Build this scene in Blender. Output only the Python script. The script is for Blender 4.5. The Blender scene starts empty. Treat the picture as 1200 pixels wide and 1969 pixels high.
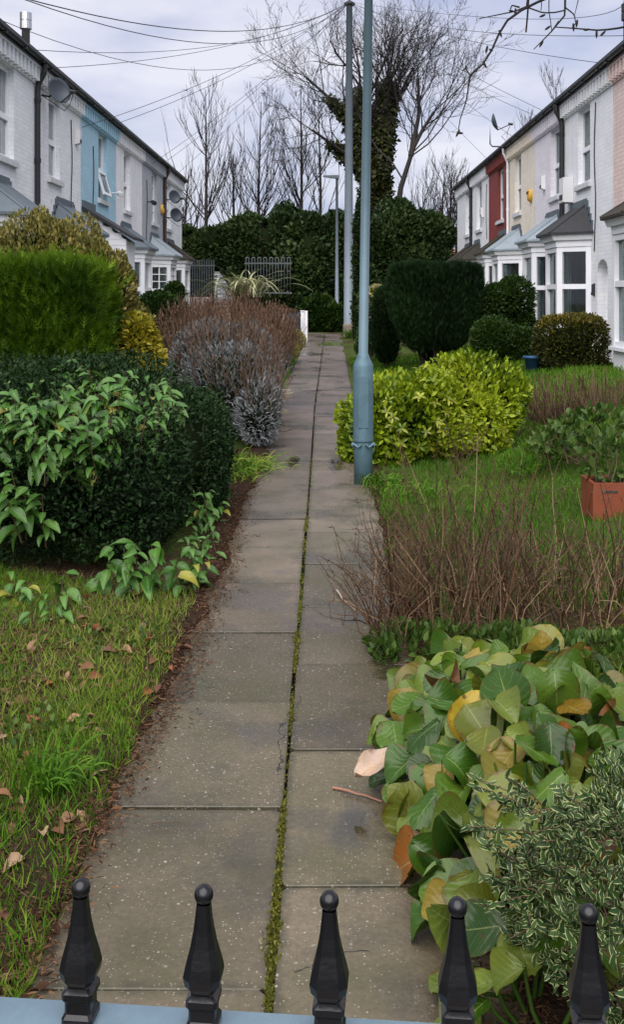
import bpy, math, random
import numpy as np
from mathutils import Vector, Matrix

R = math.radians
scene = bpy.context.scene
C = scene.collection

# ------------------------------------------------------------------ camera
F, CX, CY, EYE = 2000.0, 624.0, 572.0, 1.70      # focal length and vanishing point in photo pixels
cam_d = bpy.data.cameras.new('camera')
cam = bpy.data.objects.new('camera', cam_d); C.objects.link(cam)
cam.location = (0, 0, EYE); cam.rotation_euler = (R(90), 0, 0)
cam_d.sensor_width = 36.0; cam_d.sensor_fit = 'AUTO'
cam_d.lens = 36.0 * F / 1969.0
cam_d.shift_x = (600.0 - CX) / 1969.0
cam_d.shift_y = -(984.5 - CY) / 1969.0
cam_d.clip_start = 0.05; cam_d.clip_end = 2000
scene.camera = cam

# ------------------------------------------------------------------ sky, sun, exposure
SUN_EL, SUN_AZ = R(55), R(190)
world = bpy.data.worlds.new('World'); scene.world = world; world.use_nodes = True
nt = world.node_tree; nt.nodes.clear()
wo = nt.nodes.new('ShaderNodeOutputWorld'); bg = nt.nodes.new('ShaderNodeBackground')
sky = nt.nodes.new('ShaderNodeTexSky'); sky.sky_type = 'NISHITA'; sky.sun_disc = False
sky.sun_elevation = SUN_EL; sky.sun_rotation = SUN_AZ; sky.air_density = 1.0; sky.dust_density = 2.0
tc = nt.nodes.new('ShaderNodeTexCoord'); mp = nt.nodes.new('ShaderNodeMapping')
mp.inputs['Scale'].default_value = (1.6, 1.6, 4.2); mp.inputs['Location'].default_value = (0.35, 0.1, 0.2)
nz = nt.nodes.new('ShaderNodeTexNoise'); nz.inputs['Scale'].default_value = 3.0; nz.inputs['Detail'].default_value = 5; nz.inputs['Roughness'].default_value = 0.5
cr = nt.nodes.new('ShaderNodeValToRGB')
cr.color_ramp.elements[0].position = 0.36; cr.color_ramp.elements[0].color = (0.54, 0.59, 0.82, 1)
cr.color_ramp.elements[1].position = 0.62; cr.color_ramp.elements[1].color = (1.00, 0.975, 1.07, 1)
ml = nt.nodes.new('ShaderNodeVectorMath'); ml.operation = 'SCALE'; ml.inputs['Scale'].default_value = 2.05
mx = nt.nodes.new('ShaderNodeMix'); mx.data_type = 'RGBA'; mx.inputs['Factor'].default_value = 0.93
nt.links.new(tc.outputs['Generated'], mp.inputs['Vector']); nt.links.new(mp.outputs['Vector'], nz.inputs['Vector'])
nt.links.new(nz.outputs['Fac'], cr.inputs['Fac']); nt.links.new(cr.outputs['Color'], ml.inputs[0])
nt.links.new(sky.outputs['Color'], mx.inputs['A']); nt.links.new(ml.outputs['Vector'], mx.inputs['B'])
nt.links.new(mx.outputs['Result'], bg.inputs['Color']); bg.inputs['Strength'].default_value = 0.10
nt.links.new(bg.outputs['Background'], wo.inputs['Surface'])

sun_d = bpy.data.lights.new('sun', 'SUN'); sun_d.energy = 1.5; sun_d.angle = R(85); sun_d.color = (1.0, 0.96, 0.92)
sun = bpy.data.objects.new('sun', sun_d); C.objects.link(sun)
sun.rotation_euler = Vector((-math.sin(SUN_AZ) * math.cos(SUN_EL), -math.cos(SUN_AZ) * math.cos(SUN_EL), -math.sin(SUN_EL))).to_track_quat('-Z', 'Y').to_euler()
vs = scene.view_settings
vs.view_transform = 'Standard'; vs.look = 'None'; vs.gamma = 1.0; vs.use_curve_mapping = False; vs.exposure = 2.0
scene.cycles.max_bounces = 6; scene.cycles.transparent_max_bounces = 6
scene.cycles.use_denoising = True

# ------------------------------------------------------------------ small helpers
def at(px, py, Y):
    return ((px - CX) * Y / F, Y, EYE - (py - CY) * Y / F)

def tag(o, label=None, cat=None, group=None, kind=None):
    if label: o['label'] = label
    if cat: o['category'] = cat
    if group: o['group'] = group
    if kind: o['kind'] = kind
    return o

def thing(name, label, cat, loc=(0, 0, 0), group=None):
    o = bpy.data.objects.new(name, None); C.objects.link(o)
    o.location = loc; o.empty_display_size = 0.1
    return tag(o, label, cat, group)

def wloc(o):
    p = np.zeros(3)
    while o is not None:
        p += np.array(o.location); o = o.parent
    return p

def mesh_np(name, V, Fa, mat, smooth=False, rnd=None, uv=None):
    V = np.asarray(V, dtype=np.float32); Fa = np.asarray(Fa, dtype=np.int32)
    me = bpy.data.meshes.new(name)
    m, k = Fa.shape
    me.vertices.add(len(V)); me.vertices.foreach_set('co', V.ravel())
    me.loops.add(m * k); me.loops.foreach_set('vertex_index', Fa.ravel())
    me.polygons.add(m); me.polygons.foreach_set('loop_start', np.arange(0, m * k, k, dtype=np.int32))
    if smooth: me.polygons.foreach_set('use_smooth', np.ones(m, dtype=bool))
    if rnd is not None:
        a = me.attributes.new('rnd', 'FLOAT', 'POINT'); a.data.foreach_set('value', np.asarray(rnd, dtype=np.float32))
    if uv is not None:
        u = me.uv_layers.new(name='UVMap'); u.data.foreach_set('uv', np.asarray(uv, dtype=np.float32)[Fa.ravel()].ravel())
    me.update(calc_edges=True)
    if mat: me.materials.append(mat)
    return me

def put(name, me, parent=None, kind=None, loc=None):
    o = bpy.data.objects.new(name, me); C.objects.link(o)
    if parent is not None: o.parent = parent
    if loc is not None: o.location = loc
    if kind: o['kind'] = kind
    return o

def part_np(name, V, Fa, mat, parent=None, smooth=False, rnd=None, kind=None, uv=None):
    """world-space vertices become a mesh under its parent"""
    V = np.asarray(V, dtype=np.float64)
    if parent is not None: V = V - wloc(parent)
    return put(name, mesh_np(name, V, Fa, mat, smooth, rnd, uv), parent, kind)

class MB:
    def __init__(s): s.v = []; s.f = []
    def poly(s, pts):
        b = len(s.v); s.v += [tuple(p) for p in pts]; s.f.append(tuple(range(b, b + len(pts)))); return s
    def hexa(s, p):          # 4 bottom, 4 top
        b = len(s.v); s.v += [tuple(q) for q in p]
        for q in ((0,3,2,1),(4,5,6,7),(0,1,5,4),(1,2,6,5),(2,3,7,6),(3,0,4,7)): s.f.append(tuple(b + i for i in q))
        return s
    def box(s, x0, x1, y0, y1, z0, z1):
        return s.hexa([(x0,y0,z0),(x1,y0,z0),(x1,y1,z0),(x0,y1,z0),(x0,y0,z1),(x1,y0,z1),(x1,y1,z1),(x0,y1,z1)])
    def prism(s, a, b):      # two equal rings
        n = len(a); k = len(s.v); s.v += [tuple(q) for q in a] + [tuple(q) for q in b]
        s.f.append(tuple(k + i for i in range(n))[::-1]); s.f.append(tuple(k + n + i for i in range(n)))
        for i in range(n):
            j = (i + 1) % n; s.f.append((k + i, k + j, k + n + j, k + n + i))
        return s
    def tube(s, pts, rad, k=8, cap=True):
        pts = np.asarray(pts, float); n = len(pts)
        rad = np.full(n, rad) if np.isscalar(rad) else np.asarray(rad, float)
        V, Fa = tube_arr(pts[None], rad[None], k); b = len(s.v)
        s.v += [tuple(q) for q in V]; s.f += [tuple(b + i for i in q) for q in Fa]
        if cap:
            s.f.append(tuple(b + i for i in range(k))); s.f.append(tuple(b + (n - 1) * k + i for i in range(k))[::-1])
        return s
    def lathe(s, prof, k=16, o=(0, 0, 0), axis=(0, 0, 1)):
        q = Vector((0, 0, 1)).rotation_difference(Vector(axis).normalized())
        b = len(s.v)
        for r, z in prof:
            for j in range(k):
                a = 2 * math.pi * j / k
                p = q @ Vector((r * math.cos(a), r * math.sin(a), z)); s.v.append((p.x + o[0], p.y + o[1], p.z + o[2]))
        for i in range(len(prof) - 1):
            for j in range(k):
                l = (j + 1) % k; s.f.append((b + i*k + j, b + i*k + l, b + (i+1)*k + l, b + (i+1)*k + j))
        s.f.append(tuple(b + j for j in range(k))[::-1]); s.f.append(tuple(b + (len(prof)-1)*k + j for j in range(k)))
        return s
    def mesh(s, name, mat, off=(0, 0, 0), smooth=False):
        me = bpy.data.meshes.new(name); o = np.asarray(off)
        me.from_pydata([tuple(np.asarray(p) - o) for p in s.v], [], s.f)
        if smooth:
            for p in me.polygons: p.use_smooth = len(p.vertices) <= 4
        me.update()
        if mat: me.materials.append(mat)
        return me
    def build(s, name, mat, parent=None, smooth=False, kind=None):
        off = wloc(parent) if parent is not None else (0, 0, 0)
        return put(name, s.mesh(name, mat, off, smooth), parent, kind)

def nrm(a): return a / np.maximum(np.linalg.norm(a, axis=-1, keepdims=True), 1e-9)

def tube_arr(P, Rr, k):
    P = np.asarray(P, float); N, n, _ = P.shape
    T = nrm(np.gradient(P, axis=1)); m = nrm(T.mean(axis=1))
    ref = np.where(np.abs(m[:, 2:3]) > 0.8, np.array([[1., 0, 0]]), np.array([[0, 0, 1.]]))[:, None, :]
    A = nrm(np.cross(T, np.broadcast_to(ref, T.shape))); B = np.cross(T, A)
    a = 2 * np.pi * np.arange(k) / k
    V = P[:, :, None] + Rr[:, :, None, None] * (np.cos(a)[None, None, :, None] * A[:, :, None] + np.sin(a)[None, None, :, None] * B[:, :, None])
    i, j = np.meshgrid(np.arange(n - 1), np.arange(k), indexing='ij'); l = (j + 1) % k
    q = np.stack([i*k + j, i*k + l, (i+1)*k + l, (i+1)*k + j], -1).reshape(-1, 4)
    Fa = (q[None] + (np.arange(N) * n * k)[:, None, None]).reshape(-1, 4)
    return V.reshape(-1, 3), Fa

def vnoise(P, seed, freq, octv=6):
    g = np.random.default_rng(seed); out = np.zeros(len(P))
    for i in range(octv):
        k = nrm(g.normal(size=3)) * freq * (0.6 + 1.3 * i / octv)
        out += np.sin(P @ k + g.uniform(0, 6.28))
    return out / octv * 1.6

# ------------------------------------------------------------------ materials
def mat_base(name):
    m = bpy.data.materials.new(name); m.use_nodes = True
    n = m.node_tree; b = n.nodes['Principled BSDF']; return m, n, b
def node(n, t, **kw):
    x = n.nodes.new(t)
    for k, v in kw.items():
        if k in x.inputs: x.inputs[k].default_value = v
        else: setattr(x, k, v)
    return x
def math_n(n, op, a, b=None, c=None):
    x = n.nodes.new('ShaderNodeMath'); x.operation = op
    for i, q in enumerate((a, b, c)):
        if q is None: continue
        if isinstance(q, (int, float)): x.inputs[i].default_value = q
        else: n.links.new(q, x.inputs[i])
    return x.outputs[0]
def ramp(n, fac, stops):
    x = n.nodes.new('ShaderNodeValToRGB'); e = x.color_ramp.elements
    while len(e) < len(stops): e.new(0.5)
    for q, (p, c) in zip(e, stops): q.position = p; q.color = tuple(c) + (1,) if len(c) == 3 else c
    n.links.new(fac, x.inputs['Fac']); return x.outputs['Color']
def mixc(n, fac, a, b, bt='MIX'):
    x = n.nodes.new('ShaderNodeMix'); x.data_type = 'RGBA'; x.blend_type = bt
    for key, q in (('Factor', fac), ('A', a), ('B', b)):
        if isinstance(q, (int, float)): x.inputs[key].default_value = q
        elif isinstance(q, tuple): x.inputs[key].default_value = q + (1,) if len(q) == 3 else q
        else: n.links.new(q, x.inputs[key])
    return x.outputs['Result']

def plain(name, col, rough=0.6, metal=0.0, var=0.25, scale=6.0, bump=0.0, bscale=40.0, spec=0.3, objcol=False):
    m, n, b = mat_base(name)
    g = node(n, 'ShaderNodeNewGeometry')
    z = node(n, 'ShaderNodeTexNoise', Scale=scale, Detail=5.0, Roughness=0.6); n.links.new(g.outputs['Position'], z.inputs['Vector'])
    if objcol: base = node(n, 'ShaderNodeObjectInfo').outputs['Color']
    else:
        rgb = node(n, 'ShaderNodeRGB'); rgb.outputs[0].default_value = tuple(col) + (1,); base = rgb.outputs[0]
    v = math_n(n, 'MULTIPLY_ADD', z.outputs['Fac'], 2 * var, 1 - var)
    cc = node(n, 'ShaderNodeCombineColor')
    for i in range(3): n.links.new(v, cc.inputs[i])
    n.links.new(mixc(n, 1.0, base, cc.outputs[0], 'MULTIPLY'), b.inputs['Base Color'])
    b.inputs['Roughness'].default_value = rough; b.inputs['Metallic'].default_value = metal; b.inputs['Specular IOR Level'].default_value = spec
    if bump:
        z2 = node(n, 'ShaderNodeTexNoise', Scale=bscale, Detail=4.0); n.links.new(g.outputs['Position'], z2.inputs['Vector'])
        bp = node(n, 'ShaderNodeBump', Strength=bump, Distance=0.01); n.links.new(z2.outputs['Fac'], bp.inputs['Height']); n.links.new(bp.outputs['Normal'], b.inputs['Normal'])
    return m

def leafmat(name, stops, rough=0.45, trans=0.22, spec=0.2, edge=None, obj=False, veins=False):
    m, n, b = mat_base(name)
    if obj:
        col = node(n, 'ShaderNodeObjectInfo').outputs['Color']
    else:
        at_ = node(n, 'ShaderNodeAttribute', attribute_name='rnd'); col = ramp(n, at_.outputs['Fac'], stops)
    if edge is not None or veins:
        uv = node(n, 'ShaderNodeUVMap'); sp = node(n, 'ShaderNodeSeparateXYZ'); n.links.new(uv.outputs['UV'], sp.inputs[0])
        u = sp.outputs['X']; v = math_n(n, 'ABSOLUTE', sp.outputs['Y'])
    if edge is not None:
        col = mixc(n, math_n(n, 'GREATER_THAN', v, 0.80), col, edge)
    if veins:
        g = node(n, 'ShaderNodeNewGeometry')
        def nz_(sc, det=4.0):
            z = node(n, 'ShaderNodeTexNoise', Scale=sc, Detail=det); n.links.new(g.outputs['Position'], z.inputs['Vector']); return z.outputs['Fac']
        mid = math_n(n, 'LESS_THAN', v, math_n(n, 'MULTIPLY_ADD', u, -0.030, 0.042))
        bend = math_n(n, 'ADD', math_n(n, 'MULTIPLY', v, 0.34), math_n(n, 'MULTIPLY', nz_(30.0, 2.0), 0.10))
        w = math_n(n, 'FRACT', math_n(n, 'MULTIPLY', math_n(n, 'SUBTRACT', u, bend), 6.5))
        side = math_n(n, 'LESS_THAN', math_n(n, 'ABSOLUTE', math_n(n, 'SUBTRACT', w, 0.5)), 0.035)
        col = mixc(n, ramp(n, nz_(13.0), [(0.45, (0, 0, 0)), (0.7, (0.5, 0.5, 0.5))]), col, mixc(n, 1.0, col, (1.5, 1.25, 0.8), 'MULTIPLY'))
        ve = math_n(n, 'MULTIPLY', math_n(n, 'MAXIMUM', mid, math_n(n, 'MULTIPLY', side, 0.45)), 0.36)
        col = mixc(n, ve, col, (0.26, 0.30, 0.11))
        rim = math_n(n, 'ADD', v, math_n(n, 'MULTIPLY', nz_(24.0), 0.7))       # browned, bitten margins
        col = mixc(n, ramp(n, math_n(n, 'MULTIPLY', rim, 0.5), [(0.63, (0, 0, 0)), (0.72, (0.85, 0.85, 0.85))]), col, (0.085, 0.035, 0.012))
        col = mixc(n, ramp(n, nz_(42.0), [(0.66, (0, 0, 0)), (0.70, (0.8, 0.8, 0.8))]), col, (0.05, 0.028, 0.010))
        hb = math_n(n, 'ADD', math_n(n, 'MULTIPLY', math_n(n, 'SINE', math_n(n, 'MULTIPLY', w, 6.283)), 0.22), math_n(n, 'MULTIPLY', nz_(55.0), 1.2))
        bp = node(n, 'ShaderNodeBump', Strength=0.35, Distance=0.004); n.links.new(hb, bp.inputs['Height']); n.links.new(bp.outputs['Normal'], b.inputs['Normal'])
    n.links.new(col, b.inputs['Base Color']); b.inputs['Roughness'].default_value = rough; b.inputs['Specular IOR Level'].default_value = spec
    tr = node(n, 'ShaderNodeBsdfTranslucent'); n.links.new(col, tr.inputs['Color'])
    ms = node(n, 'ShaderNodeMixShader'); ms.inputs[0].default_value = trans
    n.links.new(b.outputs[0], ms.inputs[1]); n.links.new(tr.outputs[0], ms.inputs[2])
    n.links.new(ms.outputs[0], n.nodes['Material Output'].inputs['Surface'])
    return m

def brickpaint(name, col, wear=None, bump=0.35, mort=0.86):
    m, n, b = mat_base(name)
    g = node(n, 'ShaderNodeNewGeometry'); sp = node(n, 'ShaderNodeSeparateXYZ'); n.links.new(g.outputs['Position'], sp.inputs[0])
    cv = node(n, 'ShaderNodeCombineXYZ'); n.links.new(math_n(n, 'ADD', sp.outputs['Y'], sp.outputs['X']), cv.inputs[0]); n.links.new(sp.outputs['Z'], cv.inputs[1])
    br = node(n, 'ShaderNodeTexBrick'); n.links.new(cv.outputs[0], br.inputs['Vector'])
    br.inputs['Scale'].default_value = 1.0; br.inputs['Brick Width'].default_value = 0.235; br.inputs['Row Height'].default_value = 0.078
    br.inputs['Mortar Size'].default_value = 0.007; br.inputs['Mortar Smooth'].default_value = 0.4; br.inputs['Bias'].default_value = 0.0
    c = np.array(col)
    br.inputs['Color1'].default_value = tuple(np.clip(c * 1.04, 0, .85)) + (1,); br.inputs['Color2'].default_value = tuple(c * 0.94) + (1,)
    br.inputs['Mortar'].default_value = tuple(c * mort) + (1,)
    z = node(n, 'ShaderNodeTexNoise', Scale=1.6, Detail=8.0, Roughness=0.65); n.links.new(g.outputs['Position'], z.inputs['Vector'])
    col_o = mixc(n, ramp(n, z.outputs['Fac'], [(0.42, (0, 0, 0)), (0.78, (0.35, 0.35, 0.35))]), br.outputs['Color'], tuple(c * 0.62 + 0.02))
    # rain streaks under sills and gutter: stretched noise
    mpn = node(n, 'ShaderNodeMapping'); mpn.inputs['Scale'].default_value = (5, 5, 0.35); n.links.new(g.outputs['Position'], mpn.inputs[0])
    zs = node(n, 'ShaderNodeTexNoise', Scale=1.5, Detail=4.0); n.links.new(mpn.outputs[0], zs.inputs['Vector'])
    col_o = mixc(n, ramp(n, zs.outputs['Fac'], [(0.55, (0, 0, 0)), (0.8, (0.3, 0.3, 0.3))]), col_o, tuple(c * 0.5 + 0.02))
    if wear:
        z3 = node(n, 'ShaderNodeTexNoise', Scale=9.0, Detail=6.0); n.links.new(g.outputs['Position'], z3.inputs['Vector'])
        col_o = mixc(n, ramp(n, z3.outputs['Fac'], [(0.66, (0, 0, 0)), (0.70, (1, 1, 1))]), col_o, wear)
    n.links.new(col_o, b.inputs['Base Color']); b.inputs['Roughness'].default_value = 0.65
    z2 = node(n, 'ShaderNodeTexNoise', Scale=30.0, Detail=4.0); n.links.new(g.outputs['Position'], z2.inputs['Vector'])
    h = math_n(n, 'ADD', math_n(n, 'MULTIPLY', br.outputs['Fac'], -1.0), math_n(n, 'MULTIPLY', z2.outputs['Fac'], 0.6))
    bp = node(n, 'ShaderNodeBump', Strength=bump, Distance=0.012); n.links.new(h, bp.inputs['Height']); n.links.new(bp.outputs['Normal'], b.inputs['Normal'])
    return m

M = {}
M['upvc'] = plain('white_plastic', (0.80, 0.81, 0.84), 0.35, var=0.06, scale=2)
M['trim'] = plain('white_paint', (0.76, 0.77, 0.80), 0.5, var=0.12, scale=3, bump=0.1)
M['sill'] = plain('sill_paint', (0.55, 0.56, 0.58), 0.6, var=0.3, scale=5)
M['slate'] = plain('slate', (0.028, 0.029, 0.032), 0.6, var=0.4, scale=8, bump=0.5, bscale=25)
M['lead'] = plain('lead_sheet', (0.10, 0.125, 0.145), 0.55, var=0.3, scale=4, bump=0.15, bscale=10)
M['lead_pale'] = plain('pale_lead_sheet', (0.24, 0.285, 0.32), 0.6, var=0.25, scale=4, bump=0.15, bscale=10)
M['moss_tile'] = plain('mossy_tile', (0.032, 0.028, 0.021), 0.8, var=0.5, scale=12, bump=0.6, bscale=25)
M['gutter'] = plain('black_gutter', (0.022, 0.023, 0.026), 0.35, var=0.3, scale=5)
M['browngutter'] = plain('brown_pipe', (0.045, 0.028, 0.024), 0.4, var=0.3, scale=5)
M['glass'] = plain('window_glass', (0, 0, 0), 0.04, var=0.3, scale=1.5, spec=0.5, objcol=True)
m, n, b = mat_base('clear_window_glass')      # thin pane: mirror-like reflection over a see-through sheet
lw = node(n, 'ShaderNodeLayerWeight', Blend=0.32); tr = node(n, 'ShaderNodeBsdfTransparent'); tr.inputs[0].default_value = (.72, .77, .76, 1)
gl = node(n, 'ShaderNodeBsdfGlossy', Roughness=0.03); gl.inputs['Color'].default_value = (.9, .93, .95, 1)
gg = node(n, 'ShaderNodeNewGeometry'); zz = node(n, 'ShaderNodeTexNoise', Scale=2.5, Detail=2.0); n.links.new(gg.outputs['Position'], zz.inputs['Vector'])
bb = node(n, 'ShaderNodeBump', Strength=0.06, Distance=0.02); n.links.new(zz.outputs['Fac'], bb.inputs['Height']); n.links.new(bb.outputs['Normal'], gl.inputs['Normal'])
ms = node(n, 'ShaderNodeMixShader'); n.links.new(math_n(n, 'MULTIPLY_ADD', lw.outputs['Fresnel'], 0.42, 0.03), ms.inputs[0])
n.links.new(tr.outputs[0], ms.inputs[1]); n.links.new(gl.outputs[0], ms.inputs[2]); n.links.new(ms.outputs[0], n.nodes['Material Output'].inputs['Surface'])
M['clear'] = m
M['curtain'] = plain('curtain_cloth', (0, 0, 0), 0.9, var=0.25, scale=6, objcol=True)
M['dish'] = plain('dish_grey', (0.055, 0.068, 0.085), 0.45, var=0.15)
M['dark_metal'] = plain('dark_metal', (0.03, 0.03, 0.034), 0.5)
M['white_thing'] = plain('white_casing', (0.68, 0.68, 0.68), 0.4, var=0.1)
M['yellow'] = plain('yellow_casing', (0.62, 0.36, 0.05), 0.4, var=0.1)
M['steel'] = plain('bright_steel', (0.55, 0.56, 0.57), 0.32, metal=0.9, var=0.15)
M['iron'] = plain('black_iron_paint', (0.006, 0.006, 0.008), 0.28, var=0.3, scale=40, bump=0.05, bscale=160, spec=0.4)
M['railtop'] = plain('wet_rail_sky_tint', (0.10, 0.155, 0.19), 0.16, var=0.3, scale=30, bump=0.05, bscale=60, spec=1.0)  # blue-grey base colour stands in for sky reflected on the wet black rail
M['pole'] = plain('galvanised_pole', (0.15, 0.185, 0.22), 0.5, metal=0.1, var=0.2, scale=3, bump=0.1)
M['pole_blue'] = plain('blue_grey_pole', (0.085, 0.135, 0.165), 0.45, metal=0.1, var=0.22, scale=3, bump=0.1)
M['stub'] = plain('blue_grey_post', (0.075, 0.135, 0.165), 0.45, metal=0.1, var=0.45, scale=9, bump=0.25, bscale=60)
M['wire'] = plain('black_wire', (0.02, 0.022, 0.03), 0.6)
M['bark'] = plain('bark', (0.017, 0.014, 0.012), 0.9, var=0.4, scale=8, bump=0.6)
M['bark_grey'] = plain('grey_bark', (0.024, 0.021, 0.020), 0.9, var=0.35, scale=8, bump=0.4)
M['twig'] = plain('twig_bark', (0.018, 0.015, 0.015), 0.85, var=0.3)
M['stem'] = plain('brown_stem', (0.085, 0.055, 0.034), 0.85, var=0.4, scale=20)
M['terracotta'] = plain('terracotta', (0.18, 0.046, 0.020), 0.65, var=0.3, scale=8, bump=0.2)
M['bluepot'] = plain('blue_pot', (0.02, 0.07, 0.15), 0.4, var=0.2)
M['greypot'] = plain('pale_pot', (0.38, 0.38, 0.40), 0.6, var=0.2)
M['soil'] = plain('soil', (0.024, 0.0155, 0.010), 1.0, spec=0.05, var=0.5, scale=30, bump=0.8, bscale=60)
M['fence'] = plain('fence_metal', (0.085, 0.095, 0.10), 0.5, var=0.3)
M['brick_pale'] = plain('pale_brick', (0, 0, 0), 0.85, var=0.35, scale=14, bump=0.5, objcol=True)
M['mortar'] = plain('mortar', (0.20, 0.19, 0.18), 0.9, var=0.3, scale=14)
M['timber_dark'] = plain('dark_timber', (0.035, 0.042, 0.05), 0.7, var=0.3, scale=10, bump=0.3)
M['stone'] = plain('worn_stone', (0.22, 0.19, 0.15), 0.8, var=0.35, scale=8, bump=0.4)
M['core'] = plain('inner_leaf_shade', (0.008, 0.012, 0.005), 1.0, spec=0.0, var=0.5, scale=14, bump=1.0, bscale=30)  # inner leaves coloured near-black, painting in the shade deep inside shrubs
M['litter'] = plain('leaf_brown', (0, 0, 0), 0.7, var=0.4, scale=40, objcol=True)
M['bird'] = plain('bird_grey', (0.12, 0.12, 0.13), 0.8)
# ------------------------------------------------------------------ ground and path
def zpath(Y): return np.interp(Y, [-10, 14, 24.5, 38, 60], [0, 0, 0.13, 0.41, 0.5])
def xjoint(Y): return np.interp(Y, [0, 10, 16, 24.5, 36, 60], [-0.135, -0.135, -0.15, -0.09, -0.01, 0.0])
def gz(X, Y):
    X = np.asarray(X, float); Y = np.asarray(Y, float)
    zp = zpath(Y); t = np.clip((np.abs(X) - 1.3) / 3.0, 0, 1); t = t * t * (3 - 2 * t)
    P = np.stack([X, Y, 0 * X], -1).reshape(-1, 3)
    b = (vnoise(P, 5, 1.8) * 0.02 + vnoise(P, 6, 6.0) * 0.008).reshape(X.shape)
    return zp + t * np.maximum(0.52 - zp, 0) + b * np.clip((np.abs(X + .13) - .5) / .4, 0, 1)

def ground_mat():
    m, n, b = mat_base('garden_ground')
    g = node(n, 'ShaderNodeNewGeometry')
    z1 = node(n, 'ShaderNodeTexNoise', Scale=1.1, Detail=6.0); z2 = node(n, 'ShaderNodeTexNoise', Scale=28.0, Detail=6.0, Roughness=0.7)
    z3 = node(n, 'ShaderNodeTexVoronoi', Scale=34.0)
    for z in (z1, z2, z3): n.links.new(g.outputs['Position'], z.inputs['Vector'])
    soil = ramp(n, z2.outputs['Fac'], [(0.3, (0.018, 0.012, 0.008)), (0.55, (0.05, 0.034, 0.02)), (0.75, (0.11, 0.075, 0.045))])
    lit = mixc(n, math_n(n, 'LESS_THAN', z3.outputs['Distance'], 0.22), soil, (0.12, 0.075, 0.04))
    gr = ramp(n, z2.outputs['Fac'], [(0.3, (0.02, 0.035, 0.01)), (0.6, (0.06, 0.10, 0.02)), (0.8, (0.13, 0.14, 0.04))])
    n.links.new(mixc(n, ramp(n, z1.outputs['Fac'], [(0.40, (0, 0, 0)), (0.55, (0.9, 0.9, 0.9))]), lit, gr), b.inputs['Base Color'])
    b.inputs['Roughness'].default_value = 1.0; b.inputs['Specular IOR Level'].default_value = 0.05
    bp = node(n, 'ShaderNodeBump', Strength=0.9, Distance=0.03); n.links.new(z2.outputs['Fac'], bp.inputs['Height']); n.links.new(bp.outputs['Normal'], b.inputs['Normal'])
    return m
xs = np.unique(np.round(np.concatenate([[-400, -150, -60, -30, -15], np.arange(-9, 9.01, 0.25), [-0.76, -0.70, 0.44, 0.52], [15, 30, 60, 150, 400]]), 3))
ys = np.unique(np.round(np.concatenate([[-60, -20, -8], np.arange(-4, 46, 0.3), [50, 60, 90, 150, 300, 900]]), 3))
GX, GY = np.meshgrid(xs, ys, indexing='ij'); GZ = gz(GX, GY)
GZ = np.where((GX > -0.73) & (GX < 0.48) & (GY < 38), GZ - 0.07, GZ)
nx, ny = GX.shape; i, j = np.meshgrid(np.arange(nx - 1), np.arange(ny - 1), indexing='ij')
Fa = np.stack([i*ny + j, (i+1)*ny + j, (i+1)*ny + j + 1, i*ny + j + 1], -1).reshape(-1, 4)
ground = put('ground', mesh_np('ground', np.stack([GX, GY, GZ], -1).reshape(-1, 3), Fa, ground_mat(), smooth=True), kind='structure')

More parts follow.
